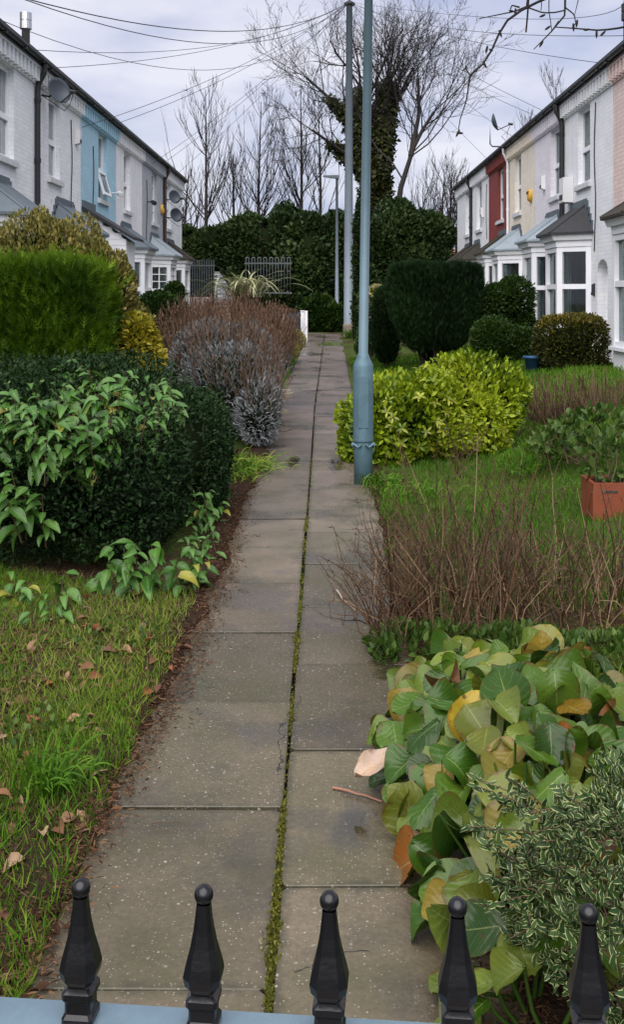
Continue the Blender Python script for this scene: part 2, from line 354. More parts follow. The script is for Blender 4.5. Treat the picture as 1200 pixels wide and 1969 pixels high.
def slab_mat():
    m, n, b = mat_base('paving_slab')
    g = node(n, 'ShaderNodeNewGeometry'); oi = node(n, 'ShaderNodeObjectInfo')
    def nz(scale, det=5.0, ro=0.6):
        z = node(n, 'ShaderNodeTexNoise', Scale=scale, Detail=det, Roughness=ro); n.links.new(g.outputs['Position'], z.inputs['Vector']); return z.outputs['Fac']
    col = mixc(n, ramp(n, nz(3.0, 8.0), [(0.35, (0, 0, 0)), (0.7, (1, 1, 1))]), oi.outputs['Color'], mixc(n, 1.0, oi.outputs['Color'], (0.62, 0.66, 0.58), 'MULTIPLY'))
    col = mixc(n, ramp(n, nz(60.0), [(0.35, (0.5, 0.5, 0.5)), (0.6, (0, 0, 0))]), col, mixc(n, 1.0, col, (0.55, 0.55, 0.55), 'MULTIPLY'))
    # green algae
    col = mixc(n, ramp(n, nz(1.5, 6.0), [(0.50, (0, 0, 0)), (0.72, (0.5, 0.5, 0.5))]), col, (0.055, 0.055, 0.016))
    # dirt and algae gathered along the slab edges, and a few hairline cracks
    ob = node(n, 'ShaderNodeTexCoord'); so_ = node(n, 'ShaderNodeSeparateXYZ'); n.links.new(ob.outputs['Object'], so_.inputs[0])
    de = math_n(n, 'MINIMUM', math_n(n, 'SUBTRACT', 0.30, math_n(n, 'ABSOLUTE', so_.outputs['X'])), math_n(n, 'SUBTRACT', 0.4465, math_n(n, 'ABSOLUTE', so_.outputs['Y'])))
    de = math_n(n, 'ADD', math_n(n, 'MULTIPLY', de, 9.0), math_n(n, 'MULTIPLY', nz(14.0, 7.0, 0.7), 0.9))
    col = mixc(n, ramp(n, de, [(0.36, (0.85, 0.85, 0.85)), (0.72, (0, 0, 0))]), col, (0.034, 0.032, 0.016))
    vc = node(n, 'ShaderNodeTexVoronoi', Scale=0.62, feature='DISTANCE_TO_EDGE'); dv = node(n, 'ShaderNodeVectorMath', operation='ADD'); zc = node(n, 'ShaderNodeTexNoise', Scale=4.0, Detail=6.0)
    n.links.new(g.outputs['Position'], zc.inputs['Vector']); n.links.new(g.outputs['Position'], dv.inputs[0]); sc_ = node(n, 'ShaderNodeVectorMath', operation='SCALE'); sc_.inputs['Scale'].default_value = 0.35
    n.links.new(zc.outputs['Color'], sc_.inputs[0]); n.links.new(sc_.outputs[0], dv.inputs[1]); n.links.new(dv.outputs[0], vc.inputs['Vector'])
    col = mixc(n, math_n(n, 'MULTIPLY', math_n(n, 'LESS_THAN', vc.outputs['Distance'], 0.0022), math_n(n, 'GREATER_THAN', nz(0.9, 2.0), 0.52)), col, (0.018, 0.016, 0.010))
    # exposed aggregate, two sizes
    for sc, th, keep in ((42.0, 0.20, 0.74), (95.0, 0.24, 0.62)):
        v = node(n, 'ShaderNodeTexVoronoi', Scale=sc); n.links.new(g.outputs['Position'], v.inputs['Vector'])
        dst = math_n(n, 'ADD', v.outputs['Distance'], math_n(n, 'MULTIPLY', nz(sc * 2.5, 2.0), 0.25))
        sp = node(n, 'ShaderNodeSeparateColor'); n.links.new(v.outputs['Color'], sp.inputs[0])
        k = math_n(n, 'MULTIPLY', math_n(n, 'LESS_THAN', dst, th + 0.12), math_n(n, 'GREATER_THAN', sp.outputs[0], keep))
        pc = mixc(n, sp.outputs[1], (0.14, 0.12, 0.09), (0.36, 0.33, 0.29))
        k = math_n(n, 'MULTIPLY', k, ramp(n, nz(2.6, 4.0), [(0.34, (0.3, 0.3, 0.3)), (0.58, (1, 1, 1))]))
        col = mixc(n, math_n(n, 'MULTIPLY', k, 0.75), col, pc)
    wet = ramp(n, nz(1.15, 9.0, 0.68), [(0.50, (0, 0, 0)), (0.60, (1, 1, 1))])
    col = mixc(n, math_n(n, 'MULTIPLY', wet, 0.55), col, mixc(n, 1.0, col, (0.38, 0.39, 0.40), 'MULTIPLY'))
    # shallow puddles with ragged edges: places where water stands on the slabs
    pw = None
    for (wx, wy, rx, ry) in PUDDLES:
        sv = node(n, 'ShaderNodeVectorMath', operation='SUBTRACT'); n.links.new(g.outputs['Position'], sv.inputs[0]); sv.inputs[1].default_value = (wx, wy, 0)
        mv = node(n, 'ShaderNodeVectorMath', operation='MULTIPLY'); n.links.new(sv.outputs[0], mv.inputs[0]); mv.inputs[1].default_value = (1 / rx, 1 / ry, 0)
        lv = node(n, 'ShaderNodeVectorMath', operation='LENGTH'); n.links.new(mv.outputs[0], lv.inputs[0])
        d = math_n(n, 'ADD', lv.outputs['Value'], math_n(n, 'MULTIPLY', nz(5.0, 9.0, 0.72), 2.2)); pw = d if pw is None else math_n(n, 'MINIMUM', pw, d)
    pw = ramp(n, math_n(n, 'MULTIPLY', pw, 0.5), [(0.72, (1, 1, 1)), (0.92, (0, 0, 0))])
    col = mixc(n, math_n(n, 'MULTIPLY', pw, 0.75), col, mixc(n, 1.0, col, (0.30, 0.31, 0.33), 'MULTIPLY'))
    n.links.new(col, b.inputs['Base Color'])
    rgh = math_n(n, 'MULTIPLY_ADD', wet, -0.26, 0.50)
    n.links.new(math_n(n, 'MAXIMUM', math_n(n, 'MULTIPLY_ADD', pw, -0.60, rgh), 0.03), b.inputs['Roughness'])
    bp = node(n, 'ShaderNodeBump', Strength=0.35, Distance=0.006); n.links.new(math_n(n, 'MULTIPLY_ADD', pw, -0.34, 0.35), bp.inputs['Strength']); n.links.new(nz(70.0), bp.inputs['Height']); n.links.new(bp.outputs['Normal'], b.inputs['Normal'])
    return m
PUDDLES = [(.085, 3.35, .10, .30), (-.32, 10.7, .10, .6), (.12, 10.6, .12, .7), (.30, 4.75, .14, .22), (.40, 2.9, .12, .3)]
SLAB = slab_mat()
path = thing('path', 'two-slab-wide concrete path running between the gardens', None, (0, 0, 0)); del path['label']; path['kind'] = 'structure'
rs = np.random.default_rng(11)
def slab_mesh(w, l, seed):
    g = np.random.default_rng(seed); h = 0.05; c = 0.003
    def ring(ix, iy, z):      # 12-point outline with chipped corners
        pts = []
        for sx, sy in ((-1,-1),(1,-1),(1,1),(-1,1)):
            k = g.uniform(0.004, 0.022)
            a = (sx*(w/2-ix-(k if sx*sy > 0 else 0)), sy*(l/2-iy-(0 if sx*sy > 0 else k)), z)
            b = (sx*(w/2-ix-(0 if sx*sy > 0 else k)), sy*(l/2-iy-(k if sx*sy > 0 else 0)), z)
            pts += [b, a]
        return pts
    mb = MB(); st = g.bit_generator.state
    r0 = ring(0, 0, -h); g.bit_generator.state = st; r1 = ring(0, 0, -c); g.bit_generator.state = st; r2 = ring(c, c, 0)
    n = len(r0); mb.v = r0 + r1 + r2
    for lv in (0, 1):
        for i in range(n): mb.f.append((lv*n + i, lv*n + (i+1) % n, (lv+1)*n + (i+1) % n, (lv+1)*n + i))
    mb.f.append(tuple(2*n + i for i in range(n)))
    return mb.mesh('slab', SLAB)
PITCH = 0.906
slabs = [[slab_mesh(0.588, PITCH - 0.010, 100 + k) for k in range(4)], [slab_mesh(0.610, PITCH - 0.010, 200 + k) for k in range(4)]]
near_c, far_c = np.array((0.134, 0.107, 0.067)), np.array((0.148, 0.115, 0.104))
for side in (0, 1):
    y = (2.56 if side == 0 else 3.0) - 4 * PITCH
    while y < 37.4:
        yc = y + PITCH / 2; xj = xjoint(yc)
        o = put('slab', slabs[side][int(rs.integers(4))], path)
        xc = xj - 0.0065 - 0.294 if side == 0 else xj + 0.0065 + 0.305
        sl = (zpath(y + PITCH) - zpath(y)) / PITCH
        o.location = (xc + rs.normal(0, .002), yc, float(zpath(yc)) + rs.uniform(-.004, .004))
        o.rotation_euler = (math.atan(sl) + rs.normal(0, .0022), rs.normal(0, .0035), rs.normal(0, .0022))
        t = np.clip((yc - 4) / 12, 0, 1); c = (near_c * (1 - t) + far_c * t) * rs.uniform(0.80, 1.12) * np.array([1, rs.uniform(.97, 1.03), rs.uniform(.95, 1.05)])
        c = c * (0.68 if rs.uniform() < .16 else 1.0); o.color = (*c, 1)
        y += PITCH
# soil bank creeping over the slab edges
def bank(name, side, seed):
    yy = np.arange(1.6, 14, .05); g = np.random.default_rng(seed); q = np.stack([0 * yy, yy, 0 * yy], -1)
    if side < 0: cov = np.interp(yy, [1.6, 2.6, 3.4, 4.2, 5, 6.5, 7.5, 9, 11, 14], [-.05, -.03, .0, .06, .09, .12, .10, .09, .13, .03]) + vnoise(q, seed, 9) * .03 + vnoise(q, seed + 1, 30) * .02
    else: cov = np.interp(yy, [1.6, 4, 5, 6, 8, 9.5, 11, 14], [.0, .03, .08, .10, .07, .10, .12, .02]) + vnoise(q, seed, 8) * .02 + vnoise(q, seed + 1, 26) * .012
    e = -.742 + cov if side < 0 else .488 - cov
    fr = np.array([0, .012, .04, .09, .17, .30]); hh = np.array([-.006, .006, .013, .017, .016, -.015]); V = []
    for k in range(6):
        X = e + side * fr[k]; z = np.where(np.full(len(yy), k < 4), zpath(yy) + hh[k], np.maximum(gz(X, yy) + .004, zpath(yy) + hh[k]) if k == 4 else gz(X, yy) - .02)
        if 0 < k < 5: z = z + vnoise(np.stack([X, yy, 0 * X], -1), seed + 3, 22) * .005
        V.append(np.stack([X, yy, z], -1))
    n = len(yy); V = np.concatenate(V); i, j = np.meshgrid(np.arange(5), np.arange(n - 1), indexing='ij')
    put(name, mesh_np(name, V, np.stack([i*n + j, (i+1)*n + j, (i+1)*n + j + 1, i*n + j + 1], -1).reshape(-1, 4), M['soil'], smooth=True), kind='structure')
bank('soil_bank', -1, 71); bank('soil_bank', 1, 75)
# loose brick edging left of the path
for k, (px, py, Y, a) in enumerate([(541,760,18.0,.1),(545,768,17.3,.0),(532,775,16.9,.25),(527,785,16.1,-.1),(530,797,15.2,.3)]):
    mb = MB().box(-.16, .16, -.1, .1, 0, .07); me = mb.mesh('edging_brick', M['stone'])
    o = put('edging_brick', me, path); x = at(px, py, Y)[0]; o.location = (x, Y, float(gz(x, Y)) - .01); o.rotation_euler = (0, rs.normal(0, .06), a)

# ------------------------------------------------------------------ houses
HX = 5.30; FLOOR = 0.50; EAVE = 6.06
class House:
    def __init__(s, side, y0, y1, label, wallmat, gut='gutter'):
        s.s = side; s.y0 = y0; s.y1 = y1; s.wm = wallmat
        s.root = thing('terraced_house', label, 'house', (side * HX, (y0 + y1) / 2, FLOOR), 'terraced houses left of the path' if side < 0 else 'terraced houses right of the path')
        s.open = []; s.gut = M[gut]
    def W(s, u, v, z): return (s.s * (HX - v), u, z)
    def wbox(s, mb, u0, u1, v0, v1, z0, z1):
        return mb.hexa([s.W(u0,v0,z0), s.W(u1,v0,z0), s.W(u1,v1,z0), s.W(u0,v1,z0), s.W(u0,v0,z1), s.W(u1,v0,z1), s.W(u1,v1,z1), s.W(u0,v1,z1)])
    def upper(s, u0, u1, z0=4.03, z1=5.58, open_sash=False, glaze=(.03, .035, .04), grid=False):
        s.open.append((u0, u1, z0, z1, 0.15, None))
        f = MB(); fv0, fv1 = -0.15, -0.09; w = 0.065; zm = z0 + (z1 - z0) * 0.46
        s.wbox(f, u0, u0 + w, fv0, fv1, z0, z1); s.wbox(f, u1 - w, u1, fv0, fv1, z0, z1)
        s.wbox(f, u0 + w, u1 - w, fv0, fv1, z1 - w, z1); s.wbox(f, u0 + w, u1 - w, fv0, fv1, z0, z0 + w); s.wbox(f, u0 + w, u1 - w, fv0, fv1 + .01, zm - .05, zm + .05)
        if grid:
            for q in (0.25, 0.75): zz = z0 + (z1 - z0) * q; s.wbox(f, u0 + w, u1 - w, fv0 + .02, fv1 - .01, zz - .012, zz + .012)
            um = (u0 + u1) / 2; s.wbox(f, um - .012, um + .012, fv0 + .022, fv1 - .012, z0 + w, z1 - w)
        win = f.build('window', M['upvc'], s.root)
        for a, b in ((zm + .05, z1 - w), (z0 + w, zm - .05)):
            if open_sash and a < zm:
                sf = MB(); t = R(16); L = b - a
                def pt(u, d, n): return s.W(u, fv1 + .02 + d * math.sin(t) + n * math.cos(t), b - d * math.cos(t) + n * math.sin(t))
                def sb(mb, ua, ub, d0, d1, n0, n1): mb.hexa([pt(ua,d0,n0), pt(ub,d0,n0), pt(ub,d0,n1), pt(ua,d0,n1), pt(ua,d1,n0), pt(ub,d1,n0), pt(ub,d1,n1), pt(ua,d1,n1)])
                sb(sf, u0+w, u0+2*w, 0, L, 0, .05); sb(sf, u1-2*w, u1-w, 0, L, 0, .05); sb(sf, u0+2*w, u1-2*w, 0, w, 0, .05); sb(sf, u0+2*w, u1-2*w, L-w, L, 0, .05)
                sf.build('open_sash', M['upvc'], win)
                p = MB(); sb(p, u0+2*w, u1-2*w, w, L-w, .015, .03); o = p.build('pane', M['clear'], win)
                p = MB(); s.wbox(p, u0+w, u1-w, fv0-.02, fv0, a, b); o = p.build('pane', M['clear'], win)
            else:
                p = MB(); s.wbox(p, u0 + w, u1 - w, fv0 + .012, fv0 + .022, a, b); p.build('pane', M['clear'], win)
        s.curtains(win, u0 + w, u1 - w, -.24, z0, z1, glaze)
        sl = MB(); s.wbox(sl, u0 - .1, u1 + .1, -.145, .07, z0 - .12, z0 - .03); s.wbox(sl, u0 - .08, u1 + .08, -.145, .035, z0 - .03, z0 - .002); sl.build('sill', M['sill'], win)
    def curtains(s, win, u0, u1, v, z0, z1, tint):
        g = np.random.default_rng(int(u0 * 100)); W_ = u1 - u0; full = max(tint) > .055
        spans = [(u0 - .05, u1 + .05)] if full else [(u0 - .08, u0 + W_ * g.uniform(.12, .3)), (u1 - W_ * g.uniform(.12, .3), u1 + .08)]
        for a, b in spans:
            n = max(6, int((b - a) / .03)); uu = np.linspace(a, b, n); vv = v + .022 * np.sin(uu * 75 + g.uniform(0, 6)) + .01 * np.sin(uu * 31)
            mb = MB()
            for i in range(n - 1): mb.poly([s.W(uu[i], vv[i], z0 - .05), s.W(uu[i+1], vv[i+1], z0 - .05), s.W(uu[i+1], vv[i+1], z1 + .05), s.W(uu[i], vv[i], z1 + .05)])
            o = mb.build('curtain', M['curtain'], win); c = (.12, .13, .13) if full else [(.10, .095, .09), (.05, .05, .05), (.16, .15, .135)][g.integers(3)]; o.color = (*c, 1)
    def door(s, u0, u1, z1=2.12, leaf='trim', hood=None):
        s.open.append((u0, u1, FLOOR - .05, z1, 0.30, (u1 - u0) * 0.30))
        ar = (u1 - u0) * .30
        d = MB(); s.wbox(d, u0 + .09, u1 - .09, -.27, -.22, FLOOR + .02, z1 - .15); dr = d.build('door', M[leaf], s.root)
        fr = MB(); s.wbox(fr, u0, u0 + .09, -.28, -.19, FLOOR - .02, z1 - .06); s.wbox(fr, u1 - .09, u1, -.28, -.19, FLOOR - .02, z1 - .06); s.wbox(fr, u0 + .09, u1 - .09, -.28, -.19, z1 - .15, z1 - .06)
        fr.build('door_frame', M['upvc'], dr)
        tp = MB(); s.wbox(tp, u0 - .02, u1 + .02, -.29, -.25, z1 - .06, z1 + ar + .05); tp.build('arch_panel', M['upvc'], dr)
        for a, b in ((FLOOR + .25, FLOOR + .75), (FLOOR + .9, z1 - .3)):
            q = MB(); s.wbox(q, u0 + .2, u1 - .2, -.222, -.205, a, b); q.build('door_panel', M['upvc'], dr)
        h = MB(); h.tube([s.W(u1 - .16, -.22, FLOOR + 1.0), s.W(u1 - .16, -.15, FLOOR + 1.0), s.W(u1 - .27, -.15, FLOOR + 1.0)], .012, 6); h.build('door_handle', M['steel'], dr)
        st = MB(); s.wbox(st, u0 - .12, u1 + .12, -.3, .32, FLOOR - .22, FLOOR + .0); st.build('door_step', M['stone'], s.root)
        if hood:
            hb = MB(); n = 10; um = (u0 + u1) / 2; hw = (u1 - u0) / 2 + .13; ar2 = ar + .16
            a_, b_ = [], []
            outer = [(um - hw * math.cos(math.pi * i / n), z1 + .02 + ar2 * math.sin(math.pi * i / n)) for i in range(n + 1)]
            inner = [(um - (hw - .12) * math.cos(math.pi * i / n), z1 + .02 + (ar2 - .13) * math.sin(math.pi * i / n)) for i in range(n + 1)]
            for i in range(n):
                q = [outer[i], outer[i+1], inner[i+1], inner[i]]
                hb.hexa([s.W(u, .003, z) for u, z in q] + [s.W(u, .10, z) for u, z in q])
            hb.build('arch_hood', M[hood], s.root)
    def bay(s, u0, u1, roof='slate', d=0.58, ins=0.42, panes=(.04, .05, .05), trim='trim', zt=2.72, top=3.58, grid=False):
        A = [(u0, 0), (u0 + ins, d), (u1 - ins, d), (u1, 0)]
        z0, zs, zm = FLOOR - .1, FLOOR + .42, FLOOR + 1.42
        body = MB(); panl = []
        for (ua, va), (ub, vb) in zip(A[:-1], A[1:]):
            L = math.hypot(ub - ua, vb - va); tx, ty = (ub - ua) / L, (vb - va) / L; nxx, nyy = -ty, tx
            if nyy < 0: nxx, nyy = -nxx, -nyy
            def ob(mb, a, b, n0, n1, za, zb):
                q = [(ua + tx*a + nxx*n0, va + ty*a + nyy*n0), (ua + tx*b + nxx*n0, va + ty*b + nyy*n0), (ua + tx*b + nxx*n1, va + ty*b + nyy*n1), (ua + tx*a + nxx*n1, va + ty*a + nyy*n1)]
                mb.hexa([s.W(u, v, za) for u, v in q] + [s.W(u, v, zb) for u, v in q])
            w = 0.11
            ob(body, 0.02, L - .02, -.10, 0, z0, zs)                 # apron
            ob(body, 0, w, -.10, .012, zs, zt); ob(body, L - w, L, -.10, .012, zs, zt)
            ob(body, w, L - w, -.10, 0.006, zt - .10, zt); ob(body, w, L - w, -.10, 0.006, zm - .05, zm + .05); ob(body, w, L - w, -.10, .006, zs, zs + .07)
            if grid:
                ob(body, L/2 - .015, L/2 + .015, -.06, -.02, zm + .05, zt - .1)
                for q in (1, 2): zz = zm + .05 + (zt - .15 - zm) * q / 3; ob(body, w, L - w, -.062, -.022, zz - .012, zz + .012)
            for za, zb in ((zs + .07, zm - .05), (zm + .05, zt - .10)):
                p = MB(); ob(p, w, L - w, -.075, -.065, za, zb); panl.append(p)
        bw = body.build('bay_window', M['upvc'], s.root)
        for k, p in enumerate(panl):
            p.build('pane', M['clear'], bw)
        s.curtains(bw, u0 + .15, u1 - .15, -.04, zs + .05, zt, panes)
        s.open.append((u0 + .12, u1 - .12, zs, zt, 0.2, None))
        def ring(e, z): return [s.W(u0 - e, 0.003, z), s.W(u0 + ins - e * .5, d + e, z), s.W(u1 - ins + e * .5, d + e, z), s.W(u1 + e, 0.003, z)]
        co = MB(); co.prism(ring(.03, zt), ring(.03, zt + .13)); co.prism(ring(.09, zt + .13), ring(.13, zt + .24)); co.build('cornice', M[trim], bw)
        sl = MB(); sl.prism(ring(.07, zs - .07), ring(.07, zs - .012)); sl.build('bay_sill', M['trim'], bw)
        rf = MB(); e = ring(.19, zt + .24); e2 = ring(.19, zt + .285)
        a = s.W(u0 + ins + .03, .004, top); b = s.W(u1 - ins - .03, .004, top)
        rf.prism(e, e2); rf.poly([e2[0], e2[1], a]); rf.poly([e2[1], e2[2], b, a]); rf.poly([e2[2], e2[3], b])
        ro = rf.build('bay_roof', M[roof], bw)
        for p, q in ((e2[1], a), (e2[2], b)): MB().tube([p, q], .025, 6).build('hip_roll', M[roof], bw)
        fl = MB(); s.wbox(fl, u0 + ins - .1, u1 - ins + .1, .002, .022, top - .04, top + .12)
        for k in range(4):
            t = (k + .5) / 4; uu = u0 - .1 + (ins + .05) * t; zz = zt + .3 + (top - zt - .3) * t
            s.wbox(fl, uu - .1, uu + .1, .002, .02, zz - .05, zz + .14); vv = u1 + .1 - (ins + .05) * t; s.wbox(fl, vv - .1, vv + .1, .002, .02, zz - .05, zz + .14)
        fl.build('roof_flashing', M['lead'], bw)
    def finish(s, pipe=None, pipe_z=2.9):
        us = sorted({s.y0, s.y1} | {q for o in s.open for q in o[:2]}); z0, z1 = FLOOR - .6, EAVE - .06
        zs = sorted({z0, z1} | {q for o in s.open for q in (o[2], o[3] + (o[5] or 0))})
        mb = MB()
        for a, b in zip(us[:-1], us[1:]):
            for c, d in zip(zs[:-1], zs[1:]):
                um, zm = (a + b) / 2, (c + d) / 2
                if any(o[0] < um < o[1] and o[2] < zm < o[3] + (o[5] or 0) for o in s.open): continue
                mb.poly([s.W(a, 0, c), s.W(b, 0, c), s.W(b, 0, d), s.W(a, 0, d)])
        for (u0, u1, a, b, dep, arch) in s.open:
            mb.poly([s.W(u0,0,a), s.W(u0,-dep,a), s.W(u0,-dep,b), s.W(u0,0,b)]); mb.poly([s.W(u1,0,a), s.W(u1,0,b), s.W(u1,-dep,b), s.W(u1,-dep,a)])
            mb.poly([s.W(u0,0,a), s.W(u1,0,a), s.W(u1,-dep,a), s.W(u0,-dep,a)])
            if not arch: mb.poly([s.W(u0,0,b), s.W(u0,-dep,b), s.W(u1,-dep,b), s.W(u1,0,b)])
            else:
                n = 10; um, hw = (u0 + u1) / 2, (u1 - u0) / 2
                ac = [(um - hw * math.cos(math.pi * i / n), b + arch * math.sin(math.pi * i / n)) for i in range(n + 1)]
                for (ua, za), (ub, zb) in zip(ac[:-1], ac[1:]):
                    mb.poly([s.W(ua,0,za), s.W(ub,0,zb), s.W(ub,0,b+arch), s.W(ua,0,b+arch)]); mb.poly([s.W(ua,0,za), s.W(ua,-dep,za), s.W(ub,-dep,zb), s.W(ub,0,zb)])
        for u in (s.y0, s.y1): mb.poly([s.W(u + (.002 if u == s.y0 else -.002), -.001, z0), s.W(u + (.002 if u == s.y0 else -.002), -7, z0), s.W(u + (.002 if u == s.y0 else -.002), -7, z1), s.W(u + (.002 if u == s.y0 else -.002), -.001, z1)])
        mb.poly([s.W(s.y0, -7, z0), s.W(s.y1, -7, z0), s.W(s.y1, -7, z1), s.W(s.y0, -7, z1)])
        s.wall = mb.build('wall', s.wm, s.root)
        # eaves: plain course, dentil bricks, roof edge, gutter
        g = .004
        ec = MB(); s.wbox(ec, s.y0 + g, s.y1 - g, .002, .115, 5.875, 5.995); s.wbox(ec, s.y0 + g, s.y1 - g, .002, .03, 5.60, 5.655); ec.build('eaves_course', s.wm, s.root)
        me = None; n = int((s.y1 - s.y0) / .225); stp = (s.y1 - s.y0) / n
        db = MB(); db.box(-.055, .055, -.055, .055, -.115, .115); me = db.mesh('dentil', s.wm)
        for k in range(n):
            o = put('dentil', me, s.root); w = np.array(s.W(s.y0 + (k + .5) * stp, .057, 5.755)) - wloc(s.root); o.location = tuple(w)
        rf = MB(); ridge = 8.6
        rf.hexa([s.W(s.y0, .20, EAVE - .04), s.W(s.y1, .20, EAVE - .04), s.W(s.y1, -3.6, ridge - .1), s.W(s.y0, -3.6, ridge - .1), s.W(s.y0, .20, EAVE + .03), s.W(s.y1, .20, EAVE + .03), s.W(s.y1, -3.6, ridge), s.W(s.y0, -3.6, ridge)])
        rf.hexa([s.W(s.y0, -7.3, EAVE - .04), s.W(s.y1, -7.3, EAVE - .04), s.W(s.y1, -3.6, ridge - .1), s.W(s.y0, -3.6, ridge - .1), s.W(s.y0, -7.3, EAVE + .03), s.W(s.y1, -7.3, EAVE + .03), s.W(s.y1, -3.6, ridge), s.W(s.y0, -3.6, ridge)])
        rf.build('roof', M['slate'], s.root)
        for u in (s.y0 + .01, s.y1 - .01):
            gb = MB(); gb.poly([s.W(u, 0, z1), s.W(u, -7, z1), s.W(u, -3.6, ridge - .12)]); gb.build('gable', s.wm, s.root)
        gt = MB(); pr = [(.06 * math.cos(a), .06 * math.sin(a)) for a in np.linspace(math.pi, 2 * math.pi, 9)] + [(.052, .01), (-.052, .01)]
        gt.prism([s.W(s.y0 + .005, .19 + p, EAVE - .05 + q) for p, q in pr], [s.W(s.y1 - .005, .19 + p, EAVE - .05 + q) for p, q in pr])
        for k in range(4):
            u = s.y0 + .3 + k * (s.y1 - s.y0 - .6) / 3; s.wbox(gt, u - .02, u + .02, .075, .245, EAVE - .125, EAVE - .105)
        gt.build('gutter', s.gut, s.root)
        fc = MB(); s.wbox(fc, s.y0 + g, s.y1 - g, .118, .145, 5.92, EAVE - .05); fc.build('fascia', s.gut, s.root)
        for (pu, pz, pm, pr_) in (pipe or []):
            pp = MB(); pp.tube([s.W(pu, .19, EAVE - .1), s.W(pu, .18, EAVE - .25), s.W(pu, .07, EAVE - .48), s.W(pu, .06, EAVE - .60), s.W(pu, .06, pz)], pr_, 10)
            for zz in (5.3, 4.2, 3.3):
                if zz > pz: pp.lathe([(pr_ * 1.25, -.04), (pr_ * 1.25, .04)], 10, s.W(pu, .06, zz))
            pp.build('downpipe', M[pm], s.root)

WHITE = brickpaint('white_painted_brick', (0.78, 0.80, 0.84)); WHITE2 = brickpaint('worn_white_painted_brick', (0.79, 0.80, 0.83), wear=(0.42, 0.41, 0.40))
BLUE = brickpaint('blue_painted_brick', (0.37, 0.60, 0.73)); GREY = brickpaint('grey_painted_brick', (0.40, 0.42, 0.46))
PINK = brickpaint('pink_painted_brick', (0.76, 0.59, 0.545), wear=(0.58, 0.40, 0.34), mort=0.7); LAV = brickpaint('mauve_white_painted_brick', (0.77, 0.73, 0.78))
CREAM = brickpaint('cream_painted_brick', (0.80, 0.72, 0.60)); RED = brickpaint('red_painted_brick', (0.22, 0.030, 0.022), mort=0.7)
WHITE3 = brickpaint('bright_white_painted_brick', (0.82, 0.83, 0.87))

h = House(-1, 15.2, 19.04, 'nearest white brick house left of the path with lead bay roof', WHITE)
h.upper(16.75, 17.72); h.bay(15.6, 17.75, 'lead'); h.door(18.0, 18.75); h.finish([(18.98, 2.0, 'gutter', .05)]); L1 = h
h = House(-1, 19.06, 22.58, 'white brick house between black downpipe and blue house', WHITE2)
h.upper(19.95, 20.80); h.bay(20.2, 22.2, 'lead'); h.door(19.35, 20.0); h.finish(); L2 = h
h = House(-1, 22.60, 26.38, 'pale blue painted house with a tilted open window sash', BLUE)
h.upper(24.35, 25.30, open_sash=True); h.finish(); L3 = h
# lean-to porch with white boards on the blue house
pr = MB(); v1 = 0.95; ua, ub = 22.78, 23.85
for u in (ua + .02, ub - .05): L3.wbox(pr, u, u + .03, .005, v1, FLOOR - .3, 2.95)
L3.wbox(pr, ua + .06, ub - .06, v1 - .03, v1, FLOOR - .3, 2.95)
for u in (ua + .02, ub - .05): pr.prism([L3.W(u, .005, 2.952), L3.W(u, v1, 2.952), L3.W(u, .005, 3.60)], [L3.W(u + .03, .005, 2.952), L3.W(u + .03, v1, 2.952), L3.W(u + .03, .005, 3.60)])
porch = pr.build('porch', M['trim'], L3.root)
for k in range(21):
    z = FLOOR + .1 + k * .14; vmax = v1 if z < 2.9 else v1 * (3.56 - z) / .65
    if vmax > .1:
        bd = MB(); L3.wbox(bd, ua - .005, ua + .018, .005, vmax, z, z + .132); bd.build('cladding_board', M['upvc'], porch)
rr = MB(); q = [(0.004, 3.62), (v1 + .18, 2.96), (v1 + .18, 3.02), (0.004, 3.70)]
rr.prism([L3.W(ua - .12, a, b) for a, b in q], [L3.W(ub + .1, a, b) for a, b in q]); rr.build('porch_roof', M['slate'], porch)
rr = MB(); L3.wbox(rr, ua - .1, ub + .1, .002, .03, 3.68, 3.83); rr.build('roof_flashing', M['lead'], porch)
h = House(-1, 26.40, 30.18, 'narrow bright white house just beyond the blue house', WHITE3)
h.upper(27.45, 28.35, glaze=(.07, .075, .085)); h.bay(26.75, 28.7, 'lead'); h.door(29.2, 29.95); h.finish(); L4 = h
h = House(-1, 30.20, 34.18, 'grey painted house with small paned window, left row', GREY)
h.upper(31.9, 32.9, grid=True); h.bay(31.35, 33.45, 'lead_pale', grid=True); h.door(30.45, 31.15); h.finish([(34.1, 2.9, 'browngutter', .055)]); L5 = h
h = House(-1, 34.20, 38.6, 'white end house of the left row by the railings', WHITE)
h.upper(34.9, 35.85); h.bay(34.6, 36.8, 'moss_tile'); h.door(37.2, 38.0); h.finish(); L6 = h

h = House(1, 15.2, 19.04, 'pink painted brick house at the right edge of the photo', PINK)
h.upper(16.0, 17.0); h.door(17.75, 18.62, z1=2.28); h.bay(15.5, 17.4, 'moss_tile', top=3.5); h.finish(); R1 = h
h = House(1, 19.06, 22.98, 'white brick house with dark slate bay roof beside the pink house', WHITE3)
h.upper(20.72, 21.72, glaze=(.05, .055, .06)); h.door(19.42, 20.18, z1=2.2); h.bay(20.62, 22.55, 'slate', panes=(.028, .034, .030)); h.finish([(22.93, 2.6, 'gutter', .055)]); R2 = h
h = House(1, 23.0, 26.18, 'mauve white house with pale blue lead bay roof', LAV)
h.upper(23.45, 24.35, glaze=(.06, .075, .085)); h.bay(23.15, 25.1, 'lead_pale', panes=(.065, .085, .083)); h.finish(); R3 = h
h = House(1, 26.20, 29.78, 'cream painted house with a yellow alarm box', CREAM)
h.upper(28.0, 28.95); h.door(26.45, 27.2, z1=2.2, hood='lead_pale'); h.bay(27.75, 29.6, 'lead_pale', panes=(.03, .035, .04)); h.finish([(29.70, 3.0, 'trim', .035)]); R4 = h
